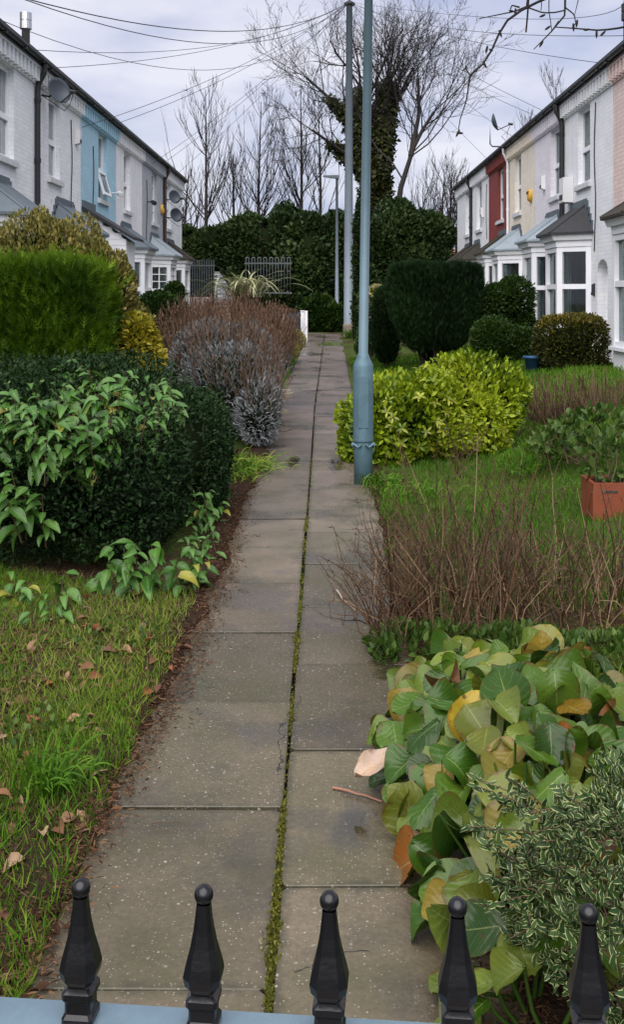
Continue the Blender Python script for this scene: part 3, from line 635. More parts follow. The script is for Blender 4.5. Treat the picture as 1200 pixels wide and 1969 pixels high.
h = House(1, 29.80, 33.48, 'deep red painted brick house, right row', RED)
h.upper(30.75, 31.75, glaze=(.10, .10, .115)); h.bay(30.0, 31.9, 'moss_tile', panes=(.03, .035, .04)); h.door(32.3, 33.05); h.finish(); R5 = h
h = House(1, 33.50, 37.28, 'white house directly beyond the red house', WHITE3)
h.upper(35.0, 36.2, glaze=(.16, .165, .18)); h.bay(35.1, 36.95, 'moss_tile'); h.door(33.9, 34.7); h.finish([(37.2, 2.9, 'gutter', .055)]); R6 = h
h = House(1, 37.30, 41.4, 'white end house farthest down the right row', WHITE)
h.upper(38.0, 39.0, glaze=(.12, .125, .14)); h.bay(37.5, 39.4, 'moss_tile'); h.door(40.1, 40.9); h.finish(); R7 = h

# ------------------------------------------------------------------ things fixed to the houses
def dish(H, u, z, label, face, roof=False, r=0.34):
    bx = np.array(H.W(u, 0.01, z)); t = thing('satellite_dish', label, 'satellite dish', tuple(bx), 'satellite dishes on the houses')
    f = Vector(face).normalized()
    if roof:
        c = bx + np.array([-.55, .0, .68]); arm = [bx, bx + np.array([-.54, 0, .02]), bx + np.array([-.60, 0, .09]), bx + np.array([-.60, 0, .64])]
    else:
        c = np.array(H.W(u, .28, z + .05)); arm = [bx, np.array(H.W(u, .15, z - .03)), c - np.array(f) * .06]
    MB().tube(arm, .02, 8).build('wall_bracket', M['dark_metal'], t)
    d = MB(); pf = [(r * q, .10 * q * q) for q in (0.02, .3, .55, .8, 1.0)]
    d.lathe(pf + [(r * 1.0, .115), (r * .8, .08), (r * .5, .04), (r * .02, .015)], 24, tuple(c), tuple(f)); d.build('reflector', M['dish'], t, smooth=True)
    up = Vector((0, 0, 1)); dn = (-up + f * up.dot(f)).normalized()
    e0 = Vector(c) + dn * r * .95 + f * .1; e1 = Vector(c) + dn * r * .75 + f * .5
    MB().tube([tuple(e0), tuple(e1)], .014, 6).build('feed_arm', M['dark_metal'], t)
    MB().lathe([(.02, -.06), (.035, -.05), (.035, .05), (.045, .06), (.03, .07)], 10, tuple(e1), tuple((Vector(c) + f * .1 - e1).normalized())).build('receiver', M['dark_metal'], t)
    m = e1.lerp(Vector(c), .5) - up * .35
    MB().tube([tuple(e1), tuple(e1 * .6 + m * .4 - up * .1), tuple(m), tuple(bx)], .008, 5).build('dish_cable', M['wire'], t)
dish(L2, 19.42, 5.48, 'large grey satellite dish under the gutter by black downpipe', (0.75, -.62, .25), r=.25)
dish(L6, 34.35, 4.95, 'upper of the two satellite dishes on the far left house', (0.7, -.7, .2), r=.23)
dish(L6, 34.75, 4.38, 'lower of the two satellite dishes on the far left house', (0.7, -.7, .2), r=.24)
dish(R4, 29.4, 5.95, 'satellite dish on a bent pole above the red house gutter', (.9, -.25, .25), roof=True, r=.25)

def casing(H, name, label, cat, u, z, w, hh, d, mat, taper=.8, tri=False):
    b = H.W(u, .004, z); t = thing(name, label, cat, b)
    m = MB(); k = taper
    m.hexa([H.W(u-w/2,.004,z), H.W(u+w/2,.004,z), H.W(u+w/2*k,d,z+hh*(1-k)/2), H.W(u-w/2*k,d,z+hh*(1-k)/2), H.W(u-w/2,.004,z+hh), H.W(u+w/2,.004,z+hh), H.W(u+w/2*k,d,z+hh*(1+k)/2), H.W(u-w/2*k,d,z+hh*(1+k)/2)])
    if tri: m = MB().lathe([(w/2, .0), (w/2, d*.4), (w*.4, d*.85), (w*.2, d)], 14, b, (H.s * -1, 0, 0))
    m.build('casing', M[mat], t)
    l = MB(); H.wbox(l, u - w*.3, u + w*.3, d*.7, d + .012, z + hh*.12, z + hh*.32); l.build('light_strip', M['dark_metal'], t)
    return t
casing(L2, 'alarm_box', 'black and white alarm box high beside the blue house', 'alarm box', 22.15, 4.95, .22, .34, .10, 'white_thing')
casing(R3, 'alarm_box', 'white alarm box beside the mauve house upper window', 'alarm box', 25.0, 4.28, .24, .36, .10, 'white_thing')
casing(R4, 'alarm_box', 'yellow alarm box on the cream house wall', 'alarm box', 26.6, 4.3, .34, .34, .10, 'yellow', tri=True)
casing(L5, 'alarm_box', 'yellow alarm box between grey house window and brown downpipe', 'alarm box', 33.7, 4.55, .34, .34, .10, 'yellow', tri=True)
casing(R2, 'meter_box', 'pale meter box on white house beside black downpipe', 'meter box', 22.3, 3.72, .42, .55, .22, 'white_thing', .95)
casing(R6, 'alarm_box', 'small pale alarm box on white house beyond the red one', 'alarm box', 34.6, 4.35, .24, .36, .10, 'white_thing')
casing(R2, 'door_light', 'narrow black wall light beside the white arched door', 'wall light', 20.36, 1.72, .07, .26, .06, 'dark_metal')
def camera_unit(H, u, z, label, mat):
    t = thing('security_camera', label, 'camera', H.W(u, .004, z))
    MB().tube([H.W(u, .0, z), H.W(u, .16, z)], .02, 6).build('bracket', M[mat], t)
    MB().lathe([(.03, -.1), (.06, -.09), (.06, .07), (.07, .09), (.05, .1)], 12, H.W(u, .2, z - .02), (-H.s * .5, -.8, -.3)).build('camera_body', M[mat], t)
camera_unit(L3, 25.9, 4.3, 'white security camera on the blue house', 'white_thing')
camera_unit(L5, 31.0, 4.55, 'dark security camera on the grey house', 'dark_metal')
# flues
def flue(H, u, v, z0, z1, r, label, mat):
    t = thing('flue_pipe', label, 'flue', H.W(u, v, z0))
    MB().lathe([(r, 0), (r, z1 - z0 - .3), (r * 1.05, z1 - z0 - .3)], 16, H.W(u, v, z0)).build('pipe', M[mat], t, smooth=True)
    MB().lathe([(r * 1.45, 0), (r * 1.45, .13), (r * 1.3, .13), (r * 1.3, .16), (r * 1.45, .16), (r * 1.45, .3), (r * .2, .33)], 16, H.W(u, v, z1 - .3)).build('cowl', M[mat], t)
flue(L2, 19.3, -.25, 6.3, 6.98, .075, 'stainless steel flue pipe on the left roof edge', 'steel')
flue(R2, 19.5, -.4, 6.2, 7.2, .085, 'dark flue pipe rising behind the right gutter', 'dark_metal')
# cables on the walls
for H, u, za, zb, lb in ((L2, 21.7, 5.4, 2.9, 'thin cable running down white wall beside the blue house'), (L3, 23.75, 5.15, 3.7, 'thin cable running down the blue wall'),
                         (R2, 20.3, 5.5, 2.6, 'thin cable running down white wall beside its upper window'), (L5, 30.9, 5.2, 3.0, 'thin cable running down the grey wall'), (R6, 33.9, 5.4, 3.6, 'thin looping cable on white wall beyond the red house')):
    zz = np.linspace(za, zb, 9); tag(MB().tube([H.W(u + .05 * math.sin(z * 3.1), .016, z) for z in zz], .011, 5).build('wall_cable', M['wire']), lb, 'cable', 'cables on the house walls')
# distant red brick house
t = thing('brick_house', 'distant low red brick house behind the right row', 'house', (5.9, 58, .5))
RB = brickpaint('red_brick', (0.30, 0.09, 0.055), mort=1.2)
MB().box(5.9, 10.9, 58, 64, .3, 4.0).build('wall', RB, t)
mb = MB(); mb.prism([(5.7, 57.7, 4.0), (5.7, 64.3, 4.0), (5.7, 61, 4.55)], [(11.1, 57.7, 4.0), (11.1, 64.3, 4.0), (11.1, 61, 4.55)]); mb.build('roof', M['terracotta'], t)
for x in (6.3, 7.4):
    w = MB(); w.box(x, x + .8, 57.95, 57.99, 2.4, 3.5); wo_ = w.build('window', M['upvc'], t); w = MB(); w.box(x + .08, x + .72, 57.93, 57.948, 2.5, 3.4); w.build('pane', M['glass'], wo_).color = (.05, .06, .07, 1)
# ------------------------------------------------------------------ poles, lamp, wires
PA = at(670, 640, 36); PTOP = (at(672, 4, 36)[0], 36.0, at(672, 4, 36)[2])
t = thing('telegraph_pole', 'tall grey telegraph pole with wires fanning from its top', 'pole', (PA[0], 36, .36), 'poles beside the path')
MB().tube([(PA[0], 36, .3), (PA[0] + .01, 36, 4), PTOP], [.165, .15, .105], 16).build('shaft', M['pole'], t, smooth=True)
MB().lathe([(.13, -.12), (.2, -.1), (.2, -.04), (.13, 0), (.02, .08)], 16, PTOP).build('ring_head', M['dark_metal'], t)
MB().lathe([(.185, 0), (.185, .45), (.165, .5)], 16, (PA[0], 36, .3)).build('base_sleeve', M['stone'], t)
# lamp column beside the path: wide hinged base, shoulder, slim shaft leaning slightly
sx = at(698.5, 0, 9.5)[0]; tx = at(709, 0, 9.5)[0]; sl_ = (tx - sx) / (4.417 - 1.17)
t = thing('lamp_column', 'blue grey steel lamp column with thick hinged base beside the path', 'pole', (sx, 9.5, 0), 'poles beside the path')
MB().lathe([(.085, -.05), (.085, .38), (.080, .41)], 24, (sx, 9.5, 0)).build('base_section', M['stub'], t, smooth=True)
MB().lathe([(.090, .385), (.0945, .39), (.0945, .402), (.0925, .42), (.0925, .75), (.0925, 1.075), (.085, 1.10), (.055, 1.165), (.046, 1.19)], 28, (sx, 9.5, 0)).build('upper_section', M['stub'], t, smooth=True)
MB().tube([(sx, 9.5, 1.15), (sx + sl_ * 1.5, 9.5, 2.65), (sx + sl_ * 4.9, 9.5, 6.05)], [.0435, .0430, .036], 20).build('shaft', M['pole_blue'], t, smooth=True)
ex = sx + sl_ * 4.9
MB().hexa([(ex - .07, 8.85, 6.06), (ex + .07, 8.85, 6.06), (ex + .09, 9.55, 6.02), (ex - .09, 9.55, 6.02), (ex - .05, 8.9, 6.11), (ex + .05, 8.9, 6.11), (ex + .07, 9.53, 6.14), (ex - .07, 9.53, 6.14)]).build('lamp_head', M['dish'], t)
MB().box(sx - .045, sx + .045, 9.5 - .0955, 9.5 - .088, .52, .98).build('access_door', M['stub'], t)
for s_ in (-1, 1):
    MB().lathe([(.018, -.02), (.022, 0), (.018, .012), (.008, .018)], 10, (sx + s_ * .094, 9.46, .36), (s_, 0, 0)).build('hinge_bolt', M['stub'], t)
    MB().tube([(sx + s_ * .085, 9.42, .37), (sx + s_ * .05, 9.405, .345), (sx + s_ * .02, 9.402, .37)], .012, 6).build('hinge_lug', M['stub'], t)
# slim street lamp at the far end
lx, _, lz = at(648, 341, 38.6); MBt = thing('street_lamp', 'slim grey street lamp with flat head over the ivy', 'lamp', (lx, 38.6, .4))
MB().tube([(lx, 38.6, .3), (lx, 38.6, 3.0), (lx, 38.6, lz)], [.085, .06, .045], 12).build('shaft', M['pole'], MBt, smooth=True)
mb = MB(); mb.hexa([(lx - .52, 38.5, lz + .02), (lx + .06, 38.5, lz - .06), (lx + .06, 38.7, lz - .06), (lx - .52, 38.7, lz + .02), (lx - .50, 38.52, lz + .07), (lx + .06, 38.52, lz + .08), (lx + .06, 38.68, lz + .08), (lx - .5, 38.68, lz + .07)])
mb.build('lamp_head', M['dish'], MBt)

def wire(label, pts, r=.011):
    r *= .62
    """smooth wire through 3D points"""
    P = np.array(pts, float); n = len(P); tt = np.linspace(0, 1, n); u = np.linspace(0, 1, 25)
    Q = np.stack([np.polyval(np.polyfit(tt, P[:, k], min(2, n - 1)), u) for k in range(3)], -1)
    V, Fa = tube_arr(Q[None], np.full((1, 25), r), 5)
    o = part_np('overhead_wire', V, Fa, M['wire']); tag(o, label, 'wire', 'wires from the telegraph pole')
def sag(a, b, s):
    a, b = np.array(a), np.array(b); return [a, (a + b) / 2 - np.array([0, 0, s]), b]
T = np.array(PTOP)
wire('thick upper wire sweeping off the top left corner of the sky', sag(T, at(22, -10, 15), .75), .016)
wire('thick lower wire sweeping off the top left corner of the sky', sag(T, at(38, -4, 14.5), 1.0), .013)
wire('wire leaving the sky at the left edge above the roof', sag(T, at(-30, 26, 14), 1.45), .009)
wire('wire from pole to left gutter just above the steel flue', sag(T, np.array(L1.W(18.7, .1, 6.15)), .6), .010)
wire('wire from pole to left gutter just beside the steel flue', sag(T, np.array(L2.W(19.5, .1, 6.0)), .45), .010)
wire('wire from pole to the wall beside the blue house', sag(T, np.array(L2.W(22.3, .1, 5.35)), .35), .011)
wire('wire from pole to the gutter of the blue house', sag(T, np.array(L3.W(25.6, .1, 5.95)), .35), .011)
wire('upper of the steep wires down to the left row end', sag(T, np.array(L5.W(31.2, .1, 5.7)), .25), .010)
wire('middle of the steep wires down to the left row end', sag(T, np.array(L5.W(33.0, .1, 5.9)), .25), .010)
wire('lowest of the steep wires down to the left row end', sag(T, np.array(L6.W(36.0, .1, 5.9)), .2), .010)
wire('topmost wire curving up to the right behind the twigs', [T, at(850, 28, 26), at(990, 36, 20), at(1100, 22, 16), at(1230, -8, 13)], .008)
wire('wire crossing the right sky to the dark flue', sag(T, at(1230, 68, 15), .35), .009)
wire('wire from pole to the right gutter above the white house', sag(T, np.array(R2.W(19.6, .1, 6.12)), .25), .010)
wire('upper of the pair of wires to the mauve house gutter', sag(T, np.array(R3.W(24.4, .1, 6.05)), .15), .010)
wire('lower of the pair of wires to the mauve house gutter', sag(T, np.array(R3.W(24.9, .1, 6.0)), .35), .009)
wire('wire to the gutter beside the bent dish pole', sag(T, np.array(R4.W(28.2, .1, 6.0)), .2), .009)
wire('wire to the gutter of the red house', sag(T, np.array(R5.W(32.6, .1, 5.95)), .2), .009)

# bird
mb = MB(); bx, by, bz = at(357, 174, 60)
mb.lathe([(.004, -.2), (.03, -.15), (.05, 0), (.035, .12), (.03, .16), (.004, .2)], 8, (0, 0, 0), (.5, 1, 0))
for s_ in (-1, 1):
    mb.hexa([(0, -.05, .0), (s_*.16, -.06, .09), (s_*.16, .05, .09), (0, .06, .0), (0, -.05, .02), (s_*.16, -.06, .105), (s_*.16, .05, .105), (0, .06, .02)])
    mb.hexa([(s_*.16, -.06, .09), (s_*.36, -.1, .0), (s_*.36, -.06, .0), (s_*.16, .05, .09), (s_*.16, -.06, .105), (s_*.36, -.1, .008), (s_*.36, -.06, .008), (s_*.16, .05, .105)])
o = mb.build('bird', M['bird']); o.location = (bx, by, bz); o.scale = (.6, .6, .6); tag(o, 'small dark bird flying in the sky above the left roofs', 'bird')

# ------------------------------------------------------------------ front railing
ang = math.atan2(-.042, .48); ux, uy = math.cos(ang), math.sin(ang)
def rl(s_, n, z): return (-.2345 + ux * s_ - uy * n, 1.0 + uy * s_ + ux * n, z)
def rbox(mb, s0, s1, n0, n1, z0, z1): mb.hexa([rl(s0,n0,z0), rl(s1,n0,z0), rl(s1,n1,z0), rl(s0,n1,z0), rl(s0,n0,z1), rl(s1,n0,z1), rl(s1,n1,z1), rl(s0,n1,z1)])
rail = thing('railing', 'black iron railing with ball-topped spear finials in the foreground', 'railing', rl(.24, 0, 0))
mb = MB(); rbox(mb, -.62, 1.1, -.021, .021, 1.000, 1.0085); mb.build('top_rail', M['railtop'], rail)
mb = MB(); rbox(mb, -.62, 1.1, -.021, .021, .12, .13); mb.build('bottom_rail', M['iron'], rail)
fin = None
for k in range(-4, 9):
    p = rl(.12 * k, 0, 0)
    mb = MB(); rbox(mb, .12*k - .008, .12*k + .008, -.008, .008, 0.0, 1.0); bar = mb.build('bar', M['iron'], rail)
    if fin is None:
        mb = MB()
        def sq(w, z): return [(-w, -w, z), (w, -w, z), (w, w, z), (-w, w, z)]
        prof = [(.0150, 0), (.0150, .006), (.0125, .010), (.0125, .020), (.0150, .024), (.0150, .030), (.0105, .033)]   # collar block
        mb.v = []; rings = [sq(w, z) for w, z in prof]
        def oct_(w, z, c):       # square with cut corners
            return [(-w+c, -w, z), (w-c, -w, z), (w, -w+c, z), (w, w-c, z), (w-c, w, z), (-w+c, w, z), (-w, w-c, z), (-w, -w+c, z)]
        rr_ = [oct_(w, z, w * .18) for w, z in prof]
        rr_ += [oct_(w, z, c) for w, z, c in ((.011, .035, .004), (.0165, .042, .0065), (.0180, .050, .0075), (.0160, .060, .0065), (.0118, .077, .0050), (.0090, .092, .0038), (.0073, .106, .0031), (.0064, .116, .0027))]
        for r_ in rr_: mb.v += r_
        for i in range(len(rr_) - 1):
            for j in range(8): mb.f.append((i*8 + j, i*8 + (j+1) % 8, (i+1)*8 + (j+1) % 8, (i+1)*8 + j))
        fin = mb.mesh('finial', M['iron']); ball = MB().lathe([(.0092 * math.cos(a), .0092 * math.sin(a)) for a in np.linspace(-1.5, 1.5, 11)], 16, (0, 0, .1235)).mesh('ball', M['iron'], smooth=True)
    for nm, me in (('finial', fin), ('ball_tip', ball)):
        o = put(nm, me, bar); o.location = tuple(np.array((p[0], p[1], 1.0085)) - wloc(bar)); o.rotation_euler = (0, 0, ang)

# ------------------------------------------------------------------ back railings and brick walls
def back_fence(name, label, x0, x1, Y, z0, z1, hoop, n, group):
    t = thing(name, label, 'railings', ((x0 + x1) / 2, Y, z0), group)
    for z in (z0 + .15, z1 - .25): MB().box(x0, x1, Y - .02, Y + .02, z, z + .05).build('cross_rail', M['fence'], t)
    sp = (x1 - x0) / n
    for k in range(n):
        x = x0 + (k + .5) * sp
        if hoop:
            if k % 2: continue
            pts = [(x, Y, z0), (x, Y, z1 - sp/2)] + [(x + sp/2 - sp/2*math.cos(a), Y, z1 - sp/2 + sp/2*math.sin(a)) for a in np.linspace(.3, 2.84, 7)] + [(x + sp, Y, z1 - sp/2), (x + sp, Y, z0)]
            MB().tube(pts, .022, 6).build('hooped_bar', M['fence'], t)
        else: MB().tube([(x, Y, z0), (x, Y, z1)], .022, 6).build('bar', M['fence'], t)
a, b = at(349, 585, 40), at(413, 500, 40)
back_fence('railings', 'plain vertical metal railings by the left row end', a[0], b[0], 40, 1.45, 3.15, False, 14, 'metal railings at the far end')
a, b = at(470, 548, 39.6), at(556, 495, 39.6)
back_fence('railings', 'hoop-topped metal railings half buried in the ivy', a[0], b[0] + .1, 39.6, 1.7, b[2], True, 16, 'metal railings at the far end')
def brick_wall(label, x0, x1, Y, z0, z1, cols, cut=None):
    t = thing('brick_wall', label, 'wall', ((x0 + x1) / 2, Y, z0), 'brick walls at the far end')
    me = MB().box(-.105, .105, -.05, .05, -.031, .031).mesh('brick', M['brick_pale']); g = np.random.default_rng(int(x0 * -100))
    mo = MB()
    r = 0; z = z0 + .04
    while z < z1:
        xl = x1 if cut is None else cut(z)
        x = x0 + (.11 if r % 2 == 0 else .22)
        mo.box(x0 + .01, max(xl - .02, x0 + .1), Y - .04, Y + .05, z - .0365, z + .0365)
        while x < xl - .08:
            o = put('brick', me, t); o.location = tuple(np.array((x, Y - .045 + g.normal(0, .004), z)) - wloc(t)); c = cols[g.integers(len(cols))]; o.color = (*(np.array(c) * g.uniform(.75, 1.15)), 1)
            x += .222
        z += .074; r += 1
    mo.build('mortar', M['mortar'], t)
a, b = at(346, 600, 39.2), at(405, 573, 39.2)
brick_wall('low pale brick wall under the plain railings', a[0], b[0], 39.2, .9, b[2], [(.38, .30, .27), (.42, .36, .33), (.33, .25, .22)])
a = at(412, 575, 39.3); b = at(448, 522, 39.3)
brick_wall('grey brick pier sloping into the ivy beside the railings', a[0], b[0], 39.3, .9, b[2], [(.34, .36, .39), (.42, .43, .45), (.27, .28, .31)], cut=lambda z: b[0] - max(0, (z - 1.9)) * .65)

# raised timber planter and white post on the left of the far path
t = thing('raised_planter', 'dark timber raised planter beside the far path', 'planter', (-1.6, 32.6, .3))
for k in range(5): MB().box(-2.5, -.80, 31.9, 31.95, .3 + k * .185, .3 + k * .185 + .175).build('plank', M['timber_dark'], t)
for k in range(5): MB().box(-.85, -.80, 31.955, 33.4, .3 + k * .185, .3 + k * .185 + .175).build('plank', M['timber_dark'], t)
MB().box(-2.45, -.86, 31.96, 33.4, .2, 1.16).build('soil_fill', M['soil'], t)
t = thing('white_post', 'white painted gate post beside the far path', 'post', (-.62, 33, .3))
MB().box(-.76, -.64, 32.9, 33.0, .2, 1.26).build('post', M['trim'], t); MB().box(-.63, -.54, 32.95, 33.6, .25, 1.27).build('side_board', M['trim'], t)
MB().box(-.77, -.63, 32.88, 33.02, 1.262, 1.29).build('post_cap', M['trim'], t)

# pots
def pot(label, x, Y, r0, r1, hgt, mat, name='plant_pot', sides=20):
    z = float(gz(x, Y)); t = thing(name, label, 'plant pot', (x, Y, z), 'pots by the right row')
    MB().lathe([(r0, 0), (r1 * .95, hgt * .85), (r1 * 1.08, hgt * .85), (r1 * 1.1, hgt), (r1 * .95, hgt), (r1 * .9, hgt * .9)], sides, (x, Y, z)).build('pot', M[mat], t, smooth=True)
    MB().lathe([(r1 * .92, hgt * .88), (r1 * .5, hgt * .92), (.01, hgt * .93)], sides, (x, Y, z)).build('soil_fill', M['soil'], t)
    return t
pot('dark blue flared pot on the lawn by the clipped hedge', at(1025, 0, 17.6)[0], 17.6, .10, .15, .26, 'bluepot')
pot('pale grey pot tucked beside the blue pot', at(1047, 0, 17.9)[0], 17.9, .09, .12, .22, 'greypot')
z = float(gz(2.2, 7.9)); t = thing('terracotta_planter', 'square terracotta planter with a handle slot on the right lawn', 'planter', (2.14, 7.85, z))
x0, x1, y0, y1 = 1.965, 2.34, 7.6, 7.95
for nm, q in (('front_panel', (x0, x1, y0, y0 + .025)), ('back_panel', (x0, x1, y1 - .025, y1)), ('side_panel', (x0, x0 + .025, y0 + .026, y1 - .026)), ('side_panel', (x1 - .025, x1, y0 + .026, y1 - .026))):
    mb = MB(); mb.box(*q, z - .03, z + .245); o = mb.build(nm, M['terracotta'], t)
    if nm == 'front_panel': MB().box(x0 + .07, x0 + .18, y0 - .004, y0 + .002, z + .175, z + .19).build('slot_shade_strip', M['dark_metal'], o)  # slot is not cut: its shade is a dark strip on the panel
MB().box(x0 + .026, x1 - .026, y0 + .026, y1 - .026, z, z + .22).build('soil_fill', M['soil'], t)

# ------------------------------------------------------------------ bare trees
def grow(g, p, d, L, r, lv, maxlv, prm, out):
    n = 5; pts = [np.array(p, float)]; d = np.array(d, float); d /= np.linalg.norm(d); dirs = [d]
    for i in range(n - 1):
        d = d + g.normal(0, prm['wig'], 3) + np.array([0, 0, prm['up']]); d /= np.linalg.norm(d)
        pts.append(pts[-1] + d * L / (n - 1)); dirs.append(d)
    rad = r * np.linspace(1, prm['tap'], n)
    out.append((lv, np.array(pts), rad))
    if lv >= maxlv: return
    nc = prm['nc'][lv]
    for k in range(nc):
        t = g.uniform(prm['t0'], 1.0) if k < nc - 1 else 1.0
        q = t * (n - 1); i = min(int(q), n - 2); f = q - i; pos = pts[i] * (1 - f) + pts[i + 1] * f
        a = R(g.uniform(*prm['ang'])) * (0.5 if t == 1.0 else 1); dd = dirs[i + 1]
        sd = np.cross(dd, g.normal(size=3)); sd /= np.linalg.norm(sd) + 1e-9
        grow(g, pos, dd * math.cos(a) + sd * math.sin(a), L * g.uniform(*prm['lr']) * (1.1 - .45 * t), max(rad[i] * g.uniform(.5, .7), prm['rmin']), lv + 1, maxlv, prm, out)
def tree_parts(root, out, split, matT, matC, k=(7, 3)):
    for nm, sel, kk, mt in (('trunk', [o for o in out if o[0] <= split], k[0], matT), ('crown', [o for o in out if o[0] > split], k[1], matC)):
        if not sel: continue
        V, Fa = tube_arr(np.array([o[1] for o in sel]), np.array([o[2] for o in sel]), kk)
        part_np(nm, V, Fa, mt, root, smooth=True, kind='stuff' if nm == 'crown' else None)
def poly5(pts, n=5):
    P = np.array(pts, float); s = np.concatenate([[0], np.cumsum(np.linalg.norm(np.diff(P, axis=0), axis=1))]); u = np.linspace(0, s[-1], n)
    return np.stack([np.interp(u, s, P[:, k]) for k in range(3)], -1)
def along(g, path_, r0, r1, nchild, prm, out, L, maxlv, t0=.2):
    P = poly5(path_, 9); rad = np.linspace(r0, r1, 9)
    out.append((0, P[:5], rad[:5])); out.append((0, P[4:], rad[4:]))
    for k in range(nchild):
        t = g.uniform(t0, 1.0) if k else 1.0; q = t * 8; i = min(int(q), 7); f = q - i; pos = P[i] * (1-f) + P[i+1] * f; dd = nrm(P[i+1] - P[i])
        a = R(g.uniform(*prm['ang'])) * (.3 if t == 1.0 else 1); sd = np.cross(dd, g.normal(size=3)); sd /= np.linalg.norm(sd)
        grow(g, pos, dd * math.cos(a) + sd * math.sin(a), L * g.uniform(.7, 1.15) * (1.2 - .5 * t), max(rad[i] * .34, .018), 1, maxlv, prm, out)
PRM = dict(wig=.13, up=.08, tap=.5, nc=[5, 5, 4, 4, 0], t0=.2, ang=(22, 55), lr=(.52, .82), rmin=.0075)
# big ivy clad tree
BY = 46
root = thing('ivy_clad_tree', 'large bare tree with ivy-clad forked trunk behind the poles', 'tree', at(735, 560, BY))
g = np.random.default_rng(3); out = []
limbs = {'a': [(735, 560), (728, 430), (705, 330), (690, 240), (692, 165)], 'b': [(726, 430), (728, 330), (740, 240), (750, 150)], 'c': [(705, 340), (670, 300), (640, 278), (600, 250)],
         'd': [(700, 270), (665, 225), (635, 190), (590, 150)], 'e': [(742, 250), (765, 190), (790, 140)]}
def lim(k, dy=0): return [np.array(at(x, y, BY + dy * i)) for i, (x, y) in enumerate(limbs[k])]
along(g, lim('a'), .42, .12, 10, PRM, out, 3.8, 4, .55); along(g, lim('b', .3), .28, .10, 10, PRM, out, 3.8, 4, .6)
along(g, lim('c', -.3), .11, .05, 7, PRM, out, 2.4, 4, .5); along(g, lim('d', .2), .11, .05, 9, PRM, out, 3.2, 4, .4); along(g, lim('e', -.2), .11, .05, 9, PRM, out, 3.2, 4, .3)
tree_parts(root, out, 1, M['bark'], M['twig'])
IVYTREE = root
root = thing('leaning_tree', 'slender leaning bare tree spreading right above the ivy', 'tree', at(758, 520, 44))
g = np.random.default_rng(8); out = []; along(g, [np.array(at(x, y, 44)) for x, y in ((755, 520), (768, 370), (800, 270), (835, 215))], .17, .06, 13, PRM, out, 3.8, 4, .45)
along(g, [np.array(at(x, y, 44 + i * .3)) for i, (x, y) in enumerate(((790, 300), (806, 220), (805, 150)))], .12, .05, 7, PRM, out, 2.4, 4, .3)
tree_parts(root, out, 1, M['bark_grey'], M['twig'])
# upright bare poplars behind the hedge
POP = dict(wig=.07, up=.18, tap=.45, nc=[0, 4, 3, 2, 0], t0=.15, ang=(14, 34), lr=(.45, .75), rmin=.009)
def poplar(label, px, ptop, Y, seed, nb=26, L=2.6, lean=0):
    g = np.random.default_rng(seed); b = np.array(at(px, 560, Y)); tp = np.array(at(px + lean, ptop, Y)); root = thing('poplar_tree', label, 'tree', tuple(b), 'bare upright trees beyond the hedge')
    out = []; P = poly5([b, (b + tp) / 2 + np.array([g.normal(0, .1), 0, 0]), tp], 9); rad = np.linspace(.13, .015, 9); out += [(0, P[:5], rad[:5]), (0, P[4:], rad[4:])]
    for k in range(nb):
        t = g.uniform(.28, .97); q = t * 8; i = min(int(q), 7); pos = P[i] + (P[i+1] - P[i]) * (q - i); a = g.uniform(0, 6.28); e = R(g.uniform(30, 58))
        grow(g, pos, (math.cos(a) * math.cos(e), math.sin(a) * math.cos(e), math.sin(e)), L * (1.25 - t) * g.uniform(.7, 1.2), max(rad[i] * .36, .014), 1, 3, POP, out)
    tree_parts(root, out, 0, M['bark_grey'], M['twig'])
poplar('tall bare poplar nearest the left row end', 395, 172, 52, 21, 34, 3.4)
poplar('tall bare poplar second from the left row end', 502, 196, 54, 22, 34, 3.6)
poplar('bare poplar just left of the street lamp', 578, 165, 52, 23, 30, 3.2)
poplar('thin bare poplar behind the street lamp', 612, 190, 56, 24, 24, 2.8)
poplar('short bare sapling between the two tall poplars', 448, 300, 50, 25, 22, 2.6)
poplar('short bare sapling close to the left row end', 362, 335, 48, 26, 18, 2.2)
poplar('low bare sapling leaning over the right ivy', 850, 330, 50, 27, 20, 2.6, 20)
poplar('low bare sapling beside the right row end', 880, 400, 48, 28, 12, 1.8, 10)
poplar('bare treetop showing above the mauve house roof', 1070, 152, 60, 29, 30, 4.0)
poplar('faint bare treetop above the cream house roof', 1010, 225, 58, 30, 18, 3.0)
# overhanging branch, its tree stands off to the right
root = thing('overhanging_tree', 'bare tree whose dark twigs hang into the top right corner', 'tree', (3.2, 5.2, float(gz(3.2, 5.2))))
g = np.random.default_rng(14); out = []
trk = poly5([(3.2, 5.2, 0.2), (3.15, 5.25, 2.2), (3.1, 5.3, 4.4)], 5); out.append((0, trk, np.linspace(.13, .075, 5)))
lb = poly5([(3.12, 5.28, 3.5), (2.5, 5.25, 3.75), (1.9, 5.2, 3.60), at(1092, -30, 5.2)], 9); out += [(0, lb[:5], np.linspace(.04, .02, 5)), (0, lb[4:], np.linspace(.02, .009, 5))]
def tw(pts, r0, r1, Y=5.2):
    r0 *= .72; r1 *= .75
    out.append((1, poly5([at(x, y, Y) for x, y in pts], 9)[:5], np.linspace(r0, (r0+r1)/2, 5))); out.append((1, poly5([at(x, y, Y) for x, y in pts], 9)[4:], np.linspace((r0+r1)/2, r1, 5)))
tw([(1092, -22), (1040, 2), (1014, 12), (968, 45), (950, 90), (925, 130), (905, 145)], .011, .006); tw([(905, 145), (897, 195), (885, 230), (881, 258)], .006, .003)
tw([(1014, 12), (1018, -20), (1015, 30), (1012, 62)], .008, .006); tw([(1014, 12), (990, 22), (950, 30), (921, 36)], .006, .003); tw([(1014, 14), (1045, 25), (1070, 24), (1086, 20)], .006, .005)
